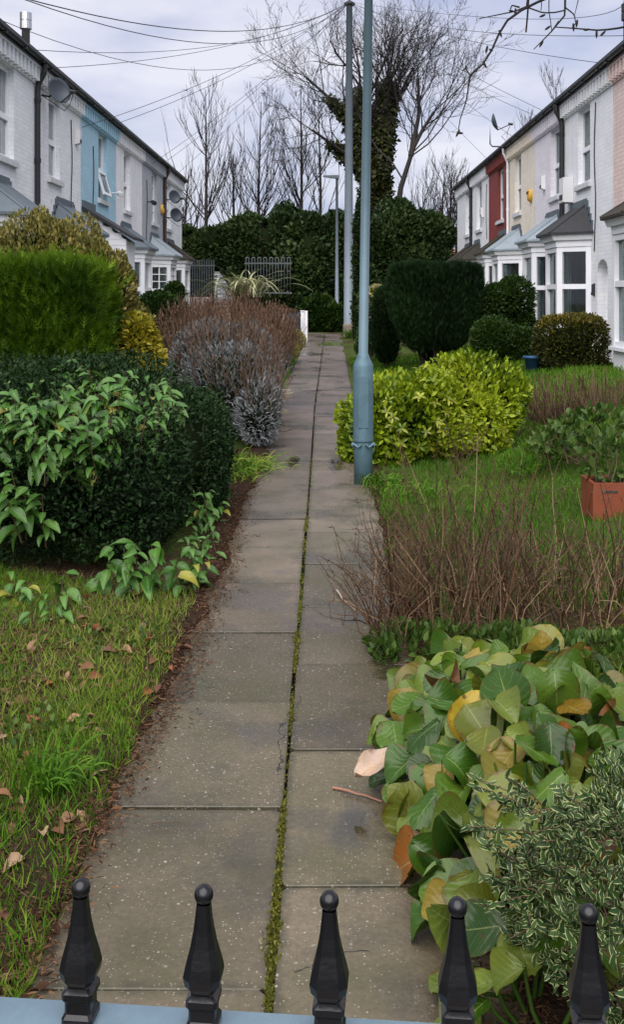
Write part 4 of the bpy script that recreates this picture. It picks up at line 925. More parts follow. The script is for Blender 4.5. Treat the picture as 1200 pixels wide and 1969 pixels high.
tw([(1088, -22), (1087, 10), (1088, 28), (1060, 62), (1027, 95)], .009, .003); tw([(1087, 14), (1105, 28), (1108, 45), (1100, 55)], .006, .003)
tw([(1057, -18), (1056, 20), (1060, 45), (1062, 62)], .004, .003); tw([(1041, -18), (1042, 10), (1041, 20)], .004, .003)
tw([(1230, 46), (1180, 56), (1150, 58), (1100, 54), (1068, 52)], .009, .004); tw([(1115, -10), (1108, 20), (1105, 32)], .004, .002)
tw([(1000, 14), (985, 10), (982, 18)], .007, .004); tw([(905, 145), (896, 132), (888, 136)], .005, .003); tw([(1060, 62), (1075, 40)], .004, .003)
for (x, y) in [(960, 58),(948, 98),(938, 88),(929, 118),(1045, 78),(1059, 50),(1103, 45),(1111, 38),(1134, 56),(1165, 60),(1148, 58),(881, 256),(884, 250),(992, 16),(988, 22),(1049, 28),(896, 133)]:
    a = g.uniform(0, 6.28); q = at(x, y, 5.2); out.append((1, poly5([q, np.array(q) + np.array([math.cos(a) * .03, .0, math.sin(a) * .03 - .012])], 5), np.array([.004, .006, .0065, .005, .001])))
tree_parts(root, out, 0, M['bark'], M['bark'], (8, 5))
# ------------------------------------------------------------------ foliage
TPL = {
 # 6-point leaf folded along its midrib: x along the leaf, y across, z up
 'leaf': (np.array([[0,0,0],[.35,.24,.05],[.72,.19,.04],[1,0,-.06],[.72,-.19,.04],[.35,-.24,.05]]), np.array([[0,3,2,1],[0,5,4,3]])),
 'narrow': (np.array([[0,0,0],[.35,.10,.02],[.72,.08,.0],[1,0,-.05],[.72,-.08,.0],[.35,-.10,.02]]), np.array([[0,3,2,1],[0,5,4,3]])),
 'ivy': (np.array([[0,0,0],[.15,.36,.03],[.55,.28,.05],[1,0,-.08],[.55,-.28,.05],[.15,-.36,.03]]), np.array([[0,3,2,1],[0,5,4,3]])),
 'spray': (np.array([[0,-.05,0],[0,.05,0],[1,0,0], [.05,.0,0],[.22,.03,0],[.5,.30,.05], [.05,0,0],[.22,-.03,0],[.5,-.30,.05], [.3,0,0],[.48,.03,0],[.75,.25,.05], [.3,0,0],[.48,-.03,0],[.75,-.25,.05], [.55,0,0],[.74,.03,0],[.97,.16,.03], [.55,0,0],[.74,-.03,0],[.97,-.16,.03]]) * np.array([1, 1.15, 1]), np.arange(21).reshape(7, 3)),
 'blade': (np.array([[0,-.035,0],[0,.035,0],[.5,-.028,.02],[.5,.028,.02],[1,0,-.10]]), np.array([[0,1,3],[0,3,2],[2,3,4]])),
 'wide': (np.array([[0,0,0],[.3,.32,.06],[.7,.30,.05],[1,0,-.05],[.7,-.30,.05],[.3,-.32,.06]]), np.array([[0,3,2,1],[0,5,4,3]])),
}
UVT = {'leaf': np.array([[0,0],[.35,1],[.72,1],[1,.8],[.72,-1],[.35,-1]])}
def rand_dirs(g, n): return nrm(g.normal(size=(n, 3)))
def scatter(name, P, D, Nn, size, tpl, mat, parent, g, kind='stuff', rnd=None, uv=False):
    """P base points, D leaf axes, Nn approximate leaf normals, size per leaf"""
    T_, Fc = TPL[tpl]; n = len(P); D = nrm(D); S = nrm(np.cross(Nn, D)); Z = np.cross(D, S)
    V = P[:, None] + size[:, None, None] * (T_[None, :, 0:1] * D[:, None] + T_[None, :, 1:2] * S[:, None] + T_[None, :, 2:3] * Z[:, None])
    k = len(T_); Fa = (Fc[None] + (np.arange(n) * k)[:, None, None]).reshape(-1, Fc.shape[1])
    r = g.uniform(0, 1, n) if rnd is None else rnd
    return part_np(name, V.reshape(-1, 3), Fa, mat, parent, rnd=np.repeat(r, k), kind=kind, uv=np.tile(UVT['leaf'], (n, 1)) if uv else None)
def blob_points(blobs, n, g, lump=.1, lf=3.0, seed=1, shell=(.86, 1.03), zmin=None, warp=None, stray=0.0):
    B = [b if len(b) == 7 else tuple(b) + (2,) for b in blobs]
    ar = np.array([(b[3]*b[4] + b[4]*b[5] + b[3]*b[5]) for b in B]); cnt = np.maximum((n * ar / ar.sum() * 1.35).astype(int), 8); PP, NN = [], []
    for i, b in enumerate(B):
        c, r, p = np.array(b[:3]), np.array(b[3:6]), b[6]
        d = rand_dirs(g, cnt[i])
        if p >= 4:      # clipped block: even cover of its faces, edges slightly eased
            fa = np.array([r[1]*r[2], r[0]*r[2], r[0]*r[1]]); ax = g.choice(3, cnt[i], p=fa / fa.sum()); d = g.uniform(-1, 1, (cnt[i], 3)); d[np.arange(cnt[i]), ax] = g.choice([-1., 1.], cnt[i])
        s = (np.abs(d) ** p).sum(1) ** (-1 / p); q = d * s[:, None]
        nn = nrm(np.sign(q) * np.abs(q) ** (p - 1) / r)
        rr = g.uniform(shell[0], shell[1], cnt[i]) ** 1.0
        x = c + q * r * rr[:, None]; x = x + nn * (vnoise(x, seed + i, lf) * lump * r.min())[:, None]
        keep = np.ones(len(x), bool)
        for j, o in enumerate(B):
            if j != i: keep &= (np.abs((x - np.array(o[:3])) / np.array(o[3:6])) ** o[6]).sum(1) > .80
        PP.append(x[keep]); NN.append(nn[keep])
    x, nn = np.concatenate(PP), np.concatenate(NN)
    if warp: x = warp(x)
    if stray: k = g.uniform(0, 1, len(x)) < stray; x[k] += nn[k] * g.uniform(.02, .12, (k.sum(), 1)) * min(b[5] for b in B)
    if zmin is not None: k = x[:, 2] > zmin; x, nn = x[k], nn[k]
    return x, nn
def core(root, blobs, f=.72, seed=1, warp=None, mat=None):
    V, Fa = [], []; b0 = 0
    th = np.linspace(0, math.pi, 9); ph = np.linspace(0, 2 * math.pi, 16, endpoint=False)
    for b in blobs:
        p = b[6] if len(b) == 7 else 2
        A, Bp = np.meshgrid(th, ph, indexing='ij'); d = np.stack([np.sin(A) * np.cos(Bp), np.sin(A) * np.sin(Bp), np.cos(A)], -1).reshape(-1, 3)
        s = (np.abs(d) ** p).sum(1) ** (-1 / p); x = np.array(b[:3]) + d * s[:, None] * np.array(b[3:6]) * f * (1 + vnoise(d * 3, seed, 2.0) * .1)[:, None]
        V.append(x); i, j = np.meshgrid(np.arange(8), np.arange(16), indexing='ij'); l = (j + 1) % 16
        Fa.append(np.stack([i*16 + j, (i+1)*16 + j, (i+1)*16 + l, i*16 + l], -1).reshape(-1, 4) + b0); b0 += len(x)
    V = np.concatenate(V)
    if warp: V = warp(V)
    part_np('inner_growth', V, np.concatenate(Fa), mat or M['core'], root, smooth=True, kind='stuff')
def stems(root, blobs, base, g, n=7, r=.018, mat='stem'):
    P = []
    for k in range(n):
        b = blobs[k % len(blobs)]; e = np.array(b[:3]) + g.normal(0, .35, 3) * np.array(b[3:6]); s = np.array(base) + np.array([g.normal(0, .06), g.normal(0, .06), -.05]); P.append(poly5([s, (s + e) / 2 + g.normal(0, .05, 3), e], 5))
    V, Fa = tube_arr(np.array(P), np.tile(np.linspace(r, r * .4, 5), (n, 1)), 6); part_np('stems', V, Fa, M[mat], root, smooth=True, kind='stuff')
def shrub(name, label, cat, base, blobs, n, size, mat, tpl='leaf', out_=.8, up=.3, rand=.7, lump=.12, lf=3.0, seed=1, group=None, cf=.60, inner=.45, zmin=None, warp=None, face=.6, uv=False, nst=7, sr=.018, rndf=None, stray=.10, hole=None):
    g = np.random.default_rng(seed); root = thing(name, label, cat, base, group)
    P, Nn = blob_points(blobs, n, g, lump, lf, seed, zmin=zmin, warp=warp, stray=stray)
    P2, N2 = blob_points(blobs, int(n * inner), g, lump, lf, seed, shell=(.70, .88), zmin=zmin, warp=warp); P = np.concatenate([P, P2]); Nn = np.concatenate([Nn, N2])
    if hole: k = vnoise(P, seed + 9, hole[0]) < hole[1] + g.normal(0, .12, len(P)); P, Nn = P[k], Nn[k]
    D = nrm(Nn * out_ + np.array([0, 0, up]) + rand_dirs(g, len(P)) * rand); Nl = nrm(Nn * face + np.array([0, 0, .5]) + rand_dirs(g, len(P)) * .6)
    sz = size * g.uniform(.6, 1.25, len(P)); r = rndf(P, g) if rndf else np.clip(g.uniform(0, 1, len(P)) * .75 + .12 + vnoise(P, seed + 50, 5.0) * .22, 0, 1)
    scatter('foliage', P - D * sz[:, None] * .4, D, Nl, sz, tpl, mat, root, g, uv=uv, rnd=r)
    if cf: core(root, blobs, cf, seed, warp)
    if nst: stems(root, blobs, base, g, nst, sr)
    return root
def G(*c): return [(i / (len(c) - 1), k) for i, k in enumerate(c)]
LM = {
 'box': leafmat('box_leaf', G((0.0039,0.0106,0.0032), (0.0078,0.0219,0.0053), (0.0130,0.0341,0.0079), (0.0195,0.0435,0.0131)), .55, .10, .12),
 'ivy': leafmat('ivy_leaf', G((0.0075,0.0155,0.0054), (0.0139,0.0298,0.0083), (0.0241,0.0464,0.0125), (0.0428,0.0625,0.0167)), .45, .12, .15),
 'ivy_tree': leafmat('tree_ivy_leaf', G((0.0107,0.0165,0.0047), (0.0193,0.0274,0.0066), (0.0364,0.0427,0.0105), (0.0557,0.0602,0.0143)), .45, .15, .2),
 'leyland': leafmat('conifer_spray', G((0.0128,0.0351,0.0018), (0.0351,0.0775,0.0029), (0.0670,0.1245,0.0046), (0.1084,0.1750,0.0075)), .6, .25, .1),
 'yew': leafmat('yew_spray', G((0.0036,0.0101,0.0036), (0.0067,0.0187,0.0054), (0.0116,0.0303,0.0078), (0.0161,0.0394,0.0100)), .55, .12, .1),
 'var': leafmat('variegated_leaf', G((0.0426,0.0520,0.0139), (0.1083,0.1041,0.0232), (0.2166,0.1860,0.0503), (0.3094,0.2529,0.0774)), .4, .2, .2),
 'gold': leafmat('golden_leaf', G((0.0490,0.0700,0.0084), (0.1680,0.1610,0.0126), (0.2940,0.2450,0.0175), (0.3850,0.3080,0.0350)), .4, .25, .2),
 'choisya': leafmat('choisya_leaf', G((0.0284,0.0653,0.0040), (0.1136,0.1739,0.0060), (0.2158,0.2826,0.0101), (0.2840,0.3405,0.0252)), .38, .25, .2),
 'hedge': leafmat('shrub_leaf', G((0.0069,0.0188,0.0037), (0.0138,0.0344,0.0059), (0.0246,0.0527,0.0081), (0.0370,0.0693,0.0111)), .38, .15, .15),
 'goldtop': leafmat('gold_tipped_leaf', G((0.0116,0.0193,0.0052), (0.0322,0.0399,0.0077), (0.0837,0.0773,0.0103), (0.2190,0.1610,0.0193)), .4, .2, .2),
 'varbox': leafmat('cream_edged_leaf', G((0.0118,0.0311,0.0097), (0.0214,0.0508,0.0141), (0.0332,0.0688,0.0185), (0.0482,0.0838,0.0242)), .38, .18, .2, edge=(.32, .34, .15)),
 'lav': leafmat('lavender_leaf', G((0.0347,0.0400,0.0347), (0.0924,0.1001,0.1001), (0.1848,0.1963,0.2041), (0.2926,0.3080,0.3234)), .7, .15, .2),
 'dry': leafmat('dry_stalk', G((0.0441,0.0262,0.0184), (0.0881,0.0524,0.0355), (0.1441,0.0885,0.0602), (0.2082,0.1386,0.0920)), .8, .2, .05),
 'deadleaf': leafmat('dead_leaf', G((0.0282,0.0147,0.0093), (0.0563,0.0294,0.0173), (0.1046,0.0551,0.0299), (0.1610,0.0955,0.0532)), .7, .2, .05),
 'grass': leafmat('grass_blade', G((0.0271,0.0819,0.0057), (0.0544,0.1423,0.0090), (0.0952,0.1898,0.0135), (0.1699,0.2328,0.0281), (0.2447,0.2586,0.0673)), .5, .3, .1),
 'lawn': leafmat('lawn_blade', G((0.0241,0.0708,0.0055), (0.0451,0.1202,0.0077), (0.0752,0.1698,0.0122), (0.1204,0.1910,0.0222)), .5, .3, .1),
 'moss': leafmat('moss_tuft', G((0.0315,0.0385,0.0042), (0.0700,0.0805,0.0084), (0.1190,0.1190,0.0154), (0.1540,0.1400,0.0350)), .8, .2, .2),
 'weed': leafmat('weed_leaf', G((0.0185,0.0431,0.0074), (0.0370,0.0801,0.0123), (0.0678,0.1170,0.0216), (0.0986,0.1355,0.0308)), .4, .25, .2),
 'obj': leafmat('broad_leaf', None, .30, .15, .30, obj=True, veins=True),
 'chob': leafmat('choisya_leaflet', None, .38, .25, .45, obj=True),
 'deadstem': leafmat('dead_stem', G((0.0264,0.0138,0.0088), (0.0600,0.0322,0.0176), (0.1320,0.0747,0.0418), (0.2880,0.1955,0.1210)), .85, .0, .1),
 'flax': leafmat('striped_leaf', G((0.0875,0.1137,0.0336), (0.1925,0.2100,0.0924), (0.3325,0.3325,0.1848), (0.4375,0.4200,0.2688)), .5, .25, .2),
 'blossom': leafmat('pale_blossom', G((0.2800,0.2100,0.0420), (0.3850,0.3150,0.0840), (0.3850,0.3500,0.2100), (0.4340,0.4060,0.3150)), .6, .3, .2),
}
# ---- back of the scene: ivy
def hz(P, g):   # random plus clumps
    return np.clip(g.uniform(0, 1, len(P)) * .7 + .22 + vnoise(P, 77, 2.2) * .34, 0, 1)
shrub('ivy_bush', 'tall dark ivy mass in the middle of the far hedge', 'ivy', at(590, 620, 40.5),
      [(*at(600, 520, 41), 1.3, 1.1, 2.3), (*at(555, 455, 41.5), 1.5, 1.0, 1.2), (*at(505, 480, 41.5), 1.4, 1.0, 1.3), (*at(640, 470, 41.3), 1.0, .9, 1.4), (*at(640, 590, 40.6), .95, .8, 1.2), (*at(530, 590, 41), 1.6, .7, .9), (*at(690, 560, 40), .8, .8, 1.6)],
      26000, .17, LM['ivy'], 'ivy', lump=.45, lf=2.4, seed=31, stray=.25, group='ivy over the far fence', rndf=hz, cf=.72)
shrub('ivy_bush', 'ivy mass hanging over the railings by the left row', 'ivy', at(400, 580, 41.5),
      [(*at(380, 480, 41.8), 1.1, .8, .9), (*at(430, 470, 41.8), 1.2, .8, 1.0), (*at(470, 500, 41.5), .9, .8, 1.0), (*at(450, 555, 40.6), .55, .6, 1.0), (*at(355, 470, 42.3), .7, .7, .8), (*at(385, 540, 41.8), 1.2, .4, 1.3)],
      14000, .17, LM['ivy'], 'ivy', lump=.45, lf=2.4, seed=32, stray=.25, group='ivy over the far fence', rndf=hz, cf=.72)
shrub('ivy_bush', 'broad ivy mass right of the poles above the yew', 'ivy', at(790, 560, 43),
      [(*at(770, 470, 43), 1.6, 1.0, 1.4), (*at(825, 450, 43.2), 1.1, .9, .95), (*at(735, 520, 42.5), 1.3, 1.0, 2.0), (*at(815, 520, 43), 1.3, 1.0, 1.2), (*at(775, 420, 43.6), .9, .8, .7)],
      20000, .17, LM['ivy'], 'ivy', lump=.5, lf=2.2, seed=33, stray=.3, group='ivy over the far fence', rndf=hz, cf=.70)
shrub('laurel_bush', 'glossy leafy bush at the very end of the path', 'bush', at(610, 640, 38.6),
      [(*at(612, 605, 38.8), .75, .5, .75), (*at(640, 612, 38.7), .5, .5, .65)], 3800, .16, LM['hedge'], 'leaf', seed=34)
shrub('ivy_column', 'narrow ivy-covered trunk between the two poles', 'ivy', at(688, 660, 33.5),
      [(*at(688, 600, 33.5), .17, .17, 1.1), (*at(688, 500, 33.5), .15, .16, 1.1), (*at(689, 430, 33.5), .13, .15, .8)], 3600, .10, LM['ivy'], 'ivy', seed=35, lump=.3, lf=5, cf=.85)
# ivy on the big tree
g = np.random.default_rng(40); PP, NN = [], []
for k, rr, a, b_ in (('a', .70, .10, .98), ('b', .66, .1, .97), ('c', .36, .1, .65), ('d', .34, .1, .65)):
    Q = poly5(lim(k), 40); n = 7000 if rr > .6 else 900; tt = g.uniform(a, b_, n); idx = (tt * 39).astype(int); d = rand_dirs(g, n); d[:, 2] *= .3; d = nrm(d)
    rad = rr * (1.1 - .55 * tt) * (1 + .6 * vnoise(Q[idx] * 1.0 + d, 41, 2.6)); PP.append(Q[idx] + d * (rad * g.uniform(.6, 1, n))[:, None] + g.normal(0, .08, (n, 3))); NN.append(d)
P = np.concatenate(PP); Nn = np.concatenate(NN); D = nrm(Nn * .6 + rand_dirs(g, len(P)) * .7 + np.array([0, 0, -.3]))
scatter('ivy_cover', P, D, Nn, .20 * g.uniform(.6, 1.2, len(P)), 'ivy', LM['ivy_tree'], IVYTREE, g)
# undergrowth thicket of thin twigs behind the hedge
root = thing('twig_thicket', 'hazy thicket of thin bare twigs behind the far hedge', 'thicket', at(600, 560, 47)); root['kind'] = 'stuff'
g = np.random.default_rng(43); out = []
for k in range(46):
    x = g.choice([g.uniform(350, 640), g.uniform(780, 885)]); grow(g, at(x, g.uniform(450, 520), g.uniform(45, 50)), (g.normal(0, .25), g.normal(0, .2), 1), g.uniform(1.6, 3.2), .03, 1, 3, dict(POP, wig=.12, ang=(20, 50), rmin=.009), out)
tree_parts(root, out, 0, M['twig'], M['twig'])

# ---- left gardens, far to near
shrub('box_shrub', 'small dark clipped shrub against the far left bay', 'shrub', at(335, 585, 30), [(*at(335, 562, 30), .28, .28, .32)], 1500, .07, LM['hedge'], seed=50, group='clipped dark shrubs in the left gardens')
shrub('box_shrub', 'rounded dark shrub in front of the left bays', 'shrub', at(305, 640, 20), [(*at(302, 600, 20), .50, .45, .42), (*at(335, 612, 20), .35, .35, .36)], 6000, .06, LM['hedge'], seed=51, group='clipped dark shrubs in the left gardens')
shrub('spotted_laurel', 'tall gold-speckled shrub rising behind the conifer hedge', 'shrub', at(140, 700, 13),
      [(*at(80, 540, 13.2), .75, .6, .70), (*at(45, 490, 13.4), .42, .5, .40), (*at(130, 505, 13.2), .50, .5, .42), (*at(95, 462, 13.2), .32, .35, .30), (*at(72, 430, 13.2), .14, .16, .20), (*at(188, 525, 13), .30, .4, .42), (*at(228, 560, 13), .15, .3, .5), (*at(10, 510, 13.6), .5, .5, .40), (*at(120, 620, 13.2), .95, .5, .8)],
      24000, .062, LM['var'], 'leaf', lump=.6, lf=6, seed=52, up=.9, stray=.35, rndf=lambda P, g: np.clip(g.beta(1.3, 1.5, len(P)), 0, 1))
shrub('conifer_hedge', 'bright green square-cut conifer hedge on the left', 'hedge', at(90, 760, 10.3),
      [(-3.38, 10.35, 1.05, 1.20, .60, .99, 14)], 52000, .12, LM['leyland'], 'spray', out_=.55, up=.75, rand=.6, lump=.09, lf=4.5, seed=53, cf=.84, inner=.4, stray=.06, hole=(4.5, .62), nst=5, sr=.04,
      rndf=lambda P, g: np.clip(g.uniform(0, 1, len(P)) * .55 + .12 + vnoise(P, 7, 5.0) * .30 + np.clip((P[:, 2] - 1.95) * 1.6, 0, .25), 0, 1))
shrub('golden_shrub', 'small golden yellow shrub tucked beside the conifer hedge', 'shrub', at(265, 730, 11),
      [(*at(262, 655, 11), .22, .3, .30), (*at(280, 690, 11), .17, .25, .24), (*at(248, 690, 11), .2, .25, .25)], 2600, .075, LM['gold'], 'leaf', seed=54, lump=.25, lf=8)
# arching striped flax
g = np.random.default_rng(55); fx = at(472, 640, 20); root = thing('striped_flax', 'cream striped arching flax above the lavender', 'plant', fx)
def strap(base, a, L, lean, w, droop):
    n = 9; t = np.linspace(0, 1, n); r = L * (lean * t + droop * t**2 * .45); z = L * (t * (1 - lean * .4) - droop * .85 * t**3)
    c = np.stack([base[0] + r * math.cos(a), base[1] + r * math.sin(a), base[2] + z], -1); s = np.array([-math.sin(a), math.cos(a), 0]); ww = w * np.sin(np.clip(t * .93 + .07, 0, 1) * math.pi) ** .5 * (1 - t * .45)
    V = np.concatenate([c - s * ww[:, None], c + s * ww[:, None] + np.array([0, 0, .004])]); Fa = np.array([[i, i + 1, n + i + 1, n + i] for i in range(n - 1)]); return V, Fa
for k in range(110):
    V, Fa = strap(np.array(fx) + np.array([g.normal(0, .2), g.normal(0, .1), .68]), g.uniform(0, 6.28), g.uniform(.65, 1.05), g.uniform(.2, .75), g.uniform(.018, .032), g.uniform(.3, 1.0))
    part_np('leaf', V, Fa, LM['flax'], root, rnd=np.full(len(V), g.uniform(0, 1)))
core(root, [(fx[0], fx[1], fx[2] + .35, .3, .25, .4)], 1.0, 3)
# lavender and its dry flower stalks
def lavender(label, blobs, base, n, ns, seed, hgt=(.2, .5)):
    root = shrub('lavender_bush', label, 'lavender', base, blobs, n, .065, LM['lav'], 'narrow', up=.5, rand=.6, lump=.25, lf=6, seed=seed, group='lavender left of the path', cf=.8, inner=.35)
    g = np.random.default_rng(seed + 900); P, Nn = blob_points(blobs, ns, g, .1, 4, seed); k = Nn[:, 2] > .05; P, Nn = P[k], Nn[k]
    D = nrm(Nn * .35 + np.array([0, 0, 1.0]) + g.normal(0, .16, P.shape)); L = g.uniform(*hgt, len(P))
    Q = np.stack([P - D * .1, P + D * L[:, None] * .5, P + D * L[:, None] + g.normal(0, .02, P.shape)], 1)
    V, Fa = tube_arr(Q, np.tile([.0035, .003, .0025], (len(P), 1)), 3)
    part_np('dry_stalks', V, Fa, LM['dry'], root, rnd=np.repeat(g.uniform(0, 1, len(P)), 9), kind='stuff')
    e = Q[:, 2]; sz = g.uniform(.035, .075, len(P)); scatter('seed_heads', np.concatenate([e - D * .02, e - D * .06]), np.concatenate([D, D + g.normal(0, .3, D.shape)]), rand_dirs(g, 2 * len(P)), np.tile(sz, 2), 'narrow', LM['dry'], root, g)
lavender('large silvery lavender bush with brown stalks left of the path', [(*at(450, 745, 12.6), .58, .8, .52), (*at(500, 790, 12.0), .28, .5, .38), (*at(400, 700, 13.4), .55, .6, .5), (*at(470, 700, 14.0), .55, .9, .50)], at(450, 860, 12.6), 17000, 1300, 60, (.2, .42))
lavender('brown dried seed stalks behind the silvery lavender', [(*at(370, 690, 14.6), .5, .6, .50), (*at(450, 680, 15.5), .7, .8, .50), (*at(520, 690, 16.0), .35, .9, .46)], at(430, 800, 15.3), 3500, 3000, 61, (.25, .46))
# yellow-green grass tuft at the foot of the lavender
def tuft(label, base, n, L, spread, mat, seed, cat='grass tuft', group='grass tufts', name='grass_tuft', rad=.1):
    g = np.random.default_rng(seed); root = thing(name, label, cat, base, group); P = np.array(base) + np.stack([g.normal(0, rad, n), g.normal(0, rad, n), np.full(n, -.01)], -1)
    P[:, 2] = gz(P[:, 0], P[:, 1]) - .005; lean = g.uniform(.1, 1, n) * spread; a = g.uniform(0, 6.28, n); ll = L * g.uniform(.5, 1.1, n); V, Fa, rn = [], [], []
    for k in range(n):
        v, f = strap(P[k], a[k], ll[k], lean[k], .0045 if L < .4 else .007, g.uniform(.2, .9)); Fa.append(f + 18 * k); V.append(v); rn.append(np.full(18, g.uniform(0, 1)))
    part_np('blades', np.concatenate(V), np.concatenate(Fa), mat, root, rnd=np.concatenate(rn), kind='stuff'); return root
def onground(px, py):
    Y = 2.0
    for _ in range(60):
        x = (px - CX) * Y / F; z = float(gz(x, Y)); Y = Y * .5 + .5 * F * (EYE - z) / max(py - CY, 1)
    return ((px - CX) * Y / F, Y, float(gz((px - CX) * Y / F, Y)))
tuft('yellow green grass tuft at the foot of the lavender', onground(475, 905), 260, .34, .75, LM['grass'], 62, rad=.14)
tuft('second grass tuft spilling beside the lavender litter', onground(448, 925), 120, .24, .8, LM['grass'], 63, rad=.12)
tuft('dark upright grass clump on the near left verge', onground(95, 1530), 170, .26, .45, LM['lawn'], 64, rad=.05)
tuft('bright grass tuft at the foot of the telegraph pole', (.86, 34.6, .3), 200, .55, .5, LM['lawn'], 65, rad=.1)
tuft('grass tuft growing in the path near its far end', (.0 + at(632, 0, 31)[0], 31, .27), 160, .22, .7, LM['lawn'], 66, rad=.22)
tuft('dry straw tuft in the raised planter', (-1.2, 32.3, 1.16), 10, .3, .7, LM['dry'], 67)
for nm in ('x',):   # planter straw sits on the soil, not on the ground
    o = [q for q in bpy.data.objects if q.get('label') == 'dry straw tuft in the raised planter'][0]; ch = o.children[0]; ch.location.z += 1.16 - float(gz(-1.2, 32.3))
shrub('planter_straw', 'pale straw plants filling the raised planter', 'plant', (-1.5, 32.5, 1.14), [(-1.4, 32.5, 1.2, .55, .4, .14)], 900, .14, LM['dry'], 'narrow', up=1.0, seed=68, cf=0, nst=0)
shrub('edge_shrub', 'low yellow and grey foliage beside the white post', 'shrub', at(565, 680, 25), [(*at(565, 655, 25), .28, .6, .26), (*at(555, 672, 23), .25, .6, .22)], 3000, .06, LM['var'], 'narrow', seed=69, up=.5)

# ---- box hedge with broad-leaved plants growing through, left front
shrub('box_hedge', 'dark dense box hedge beside the path, left front', 'hedge', (-2.0, 7.6, 0),
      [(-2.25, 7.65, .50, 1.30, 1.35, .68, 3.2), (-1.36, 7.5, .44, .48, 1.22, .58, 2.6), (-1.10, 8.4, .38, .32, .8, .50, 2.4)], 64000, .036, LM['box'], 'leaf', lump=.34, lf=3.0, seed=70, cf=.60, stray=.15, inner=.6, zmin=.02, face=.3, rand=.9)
def leaf_mesh(name, w, mat, cup=.12, curl=.25, obov=.0, seed=0, nu=6, nv=5, wav=.02, tipp=1.0, heart=False):
    g = np.random.default_rng(seed); u = np.linspace(0, 1, nu); v = np.linspace(-1, 1, nv); U_, V_ = np.meshgrid(u, v, indexing='ij')
    if heart: wd = w * np.clip(np.sin(np.pi * np.clip(U_ * .80 + .17, 0, 1)) ** .8 * (1.12 - .45 * U_), .015, None)
    else: wd = w * np.clip(np.sin(np.pi * np.clip((U_ * .94 + .045), 0, 1) ** (1 + obov)) ** tipp, .03, None)
    x = U_ + .0 * V_; y = V_ * wd; ph = g.uniform(0, 6.28, 3)
    z = cup * V_**2 * np.sin(np.pi * U_) - curl * U_**2 + wav * np.sin(V_ * 5 + U_ * 7 + ph[0]) * np.abs(V_) + wav * np.sin(U_ * 9 + ph[1]) * V_ + .03 * np.sin(U_ * 5 + ph[2])
    i, j = np.meshgrid(np.arange(nu - 1), np.arange(nv - 1), indexing='ij'); Fa = np.stack([i*nv + j, (i+1)*nv + j, (i+1)*nv + j + 1, i*nv + j + 1], -1).reshape(-1, 4)
    return mesh_np(name, np.stack([x, y, z], -1).reshape(-1, 3), Fa, mat, smooth=True, uv=np.stack([U_, V_], -1).reshape(-1, 2))
def place_leaf(me, root, P, D, Nn, size, col, name='leaf'):
    D = np.array(D) / np.linalg.norm(D); S = np.cross(Nn, D); S /= np.linalg.norm(S) + 1e-9; Z = np.cross(D, S)
    o = put(name, me, root); m = Matrix([[D[0], S[0], Z[0], 0], [D[1], S[1], Z[1], 0], [D[2], S[2], Z[2], 0], [0, 0, 0, 1]])
    o.rotation_mode = 'QUATERNION'; o.rotation_quaternion = m.to_quaternion(); o.scale = (size, size, size); o.location = tuple(np.array(P) - wloc(root)); o.color = (*col, 1); return o
SAGE = [leaf_mesh('leaf', .30, LM['obj'], .14, c, 0, 300 + i, heart=True, wav=.02) for i, c in enumerate((.15, .32, .5, .25))]
def more(x0, x1, y0, y1, n, seed, sz, cnt=9, yr=(6.15, 7.3)):
    g = np.random.default_rng(seed); o = []
    for k in range(n):
        y = g.uniform(y0, y1); t = (y1 - y) / max(y1 - y0, 1); o.append((g.uniform(x0, x1), y, yr[0] + (yr[1] - yr[0]) * t, cnt, sz * g.uniform(.75, 1.15)))
    return o
def sage(label, sprigs, seed, base):
    g = np.random.default_rng(seed); root = thing('broad_leaved_plant', label, 'plant', base, 'broad-leaved plants in the box hedge'); ST = []
    for (px, py, Y, n, sz) in sprigs:
        tip = np.array(at(px, py, Y)); s = tip + np.array([g.normal(0, .05), .10, -.34]); Q = poly5([s, (s + tip) / 2 + np.array([0, -.02, .03]), tip], 5); ST.append(Q)
        for k in range(n):
            t = 1 - (k / max(n, 1)) * .8; pos = Q[0] + (Q[4] - Q[0]) * t; a = g.uniform(0, 6.28) if k % 2 == 0 else a + math.pi + g.normal(0, .3)
            a2 = a if g.uniform() < .35 else g.uniform(math.pi * 1.05, math.pi * 1.95); dn = -.15 - .75 * (1 - t) + g.normal(0, .2)
            D = np.array([math.cos(a2), math.sin(a2), dn]); Nn = np.array([-.25 * math.cos(a2) * dn, -.35, 1.0]) + g.normal(0, .2, 3)
            q = g.uniform(); c = (np.array((.022, .085, .008)) * (1 - q) + np.array((.075, .175, .035)) * q) if g.uniform() > .05 else np.array((.20, .20, .03))
            place_leaf(SAGE[g.integers(4)], root, pos + D * .012, D, Nn, sz * 1.4 * g.uniform(.5, 1.15) * (.7 + .4 * (1 - t)), c)
    V, Fa = tube_arr(np.array(ST), np.tile([.006, .005, .005, .004, .003], (len(ST), 1)), 5); part_np('stems', V, Fa, M['stem'], root, smooth=True, kind='stuff')
sage('broad green leafy plant spilling over the top of the box hedge', [(x, y, Y, 12, s) for x, y, Y, s in ((170, 712, 6.9, .11), (120, 745, 6.6, .12), (190, 755, 6.5, .13), (225, 730, 7.0, .11), (85, 770, 6.6, .12), (150, 790, 6.35, .13), (215, 800, 6.4, .12), (130, 840, 6.3, .11), (60, 735, 7.0, .11), (185, 700, 7.4, .10), (165, 825, 6.25, .10))] + more(50, 270, 692, 830, 34, 801, .11, 9) + more(110, 260, 690, 722, 9, 807, .10, 9, (7.6, 8.2)), 80, (-1.5, 7.0, .05))
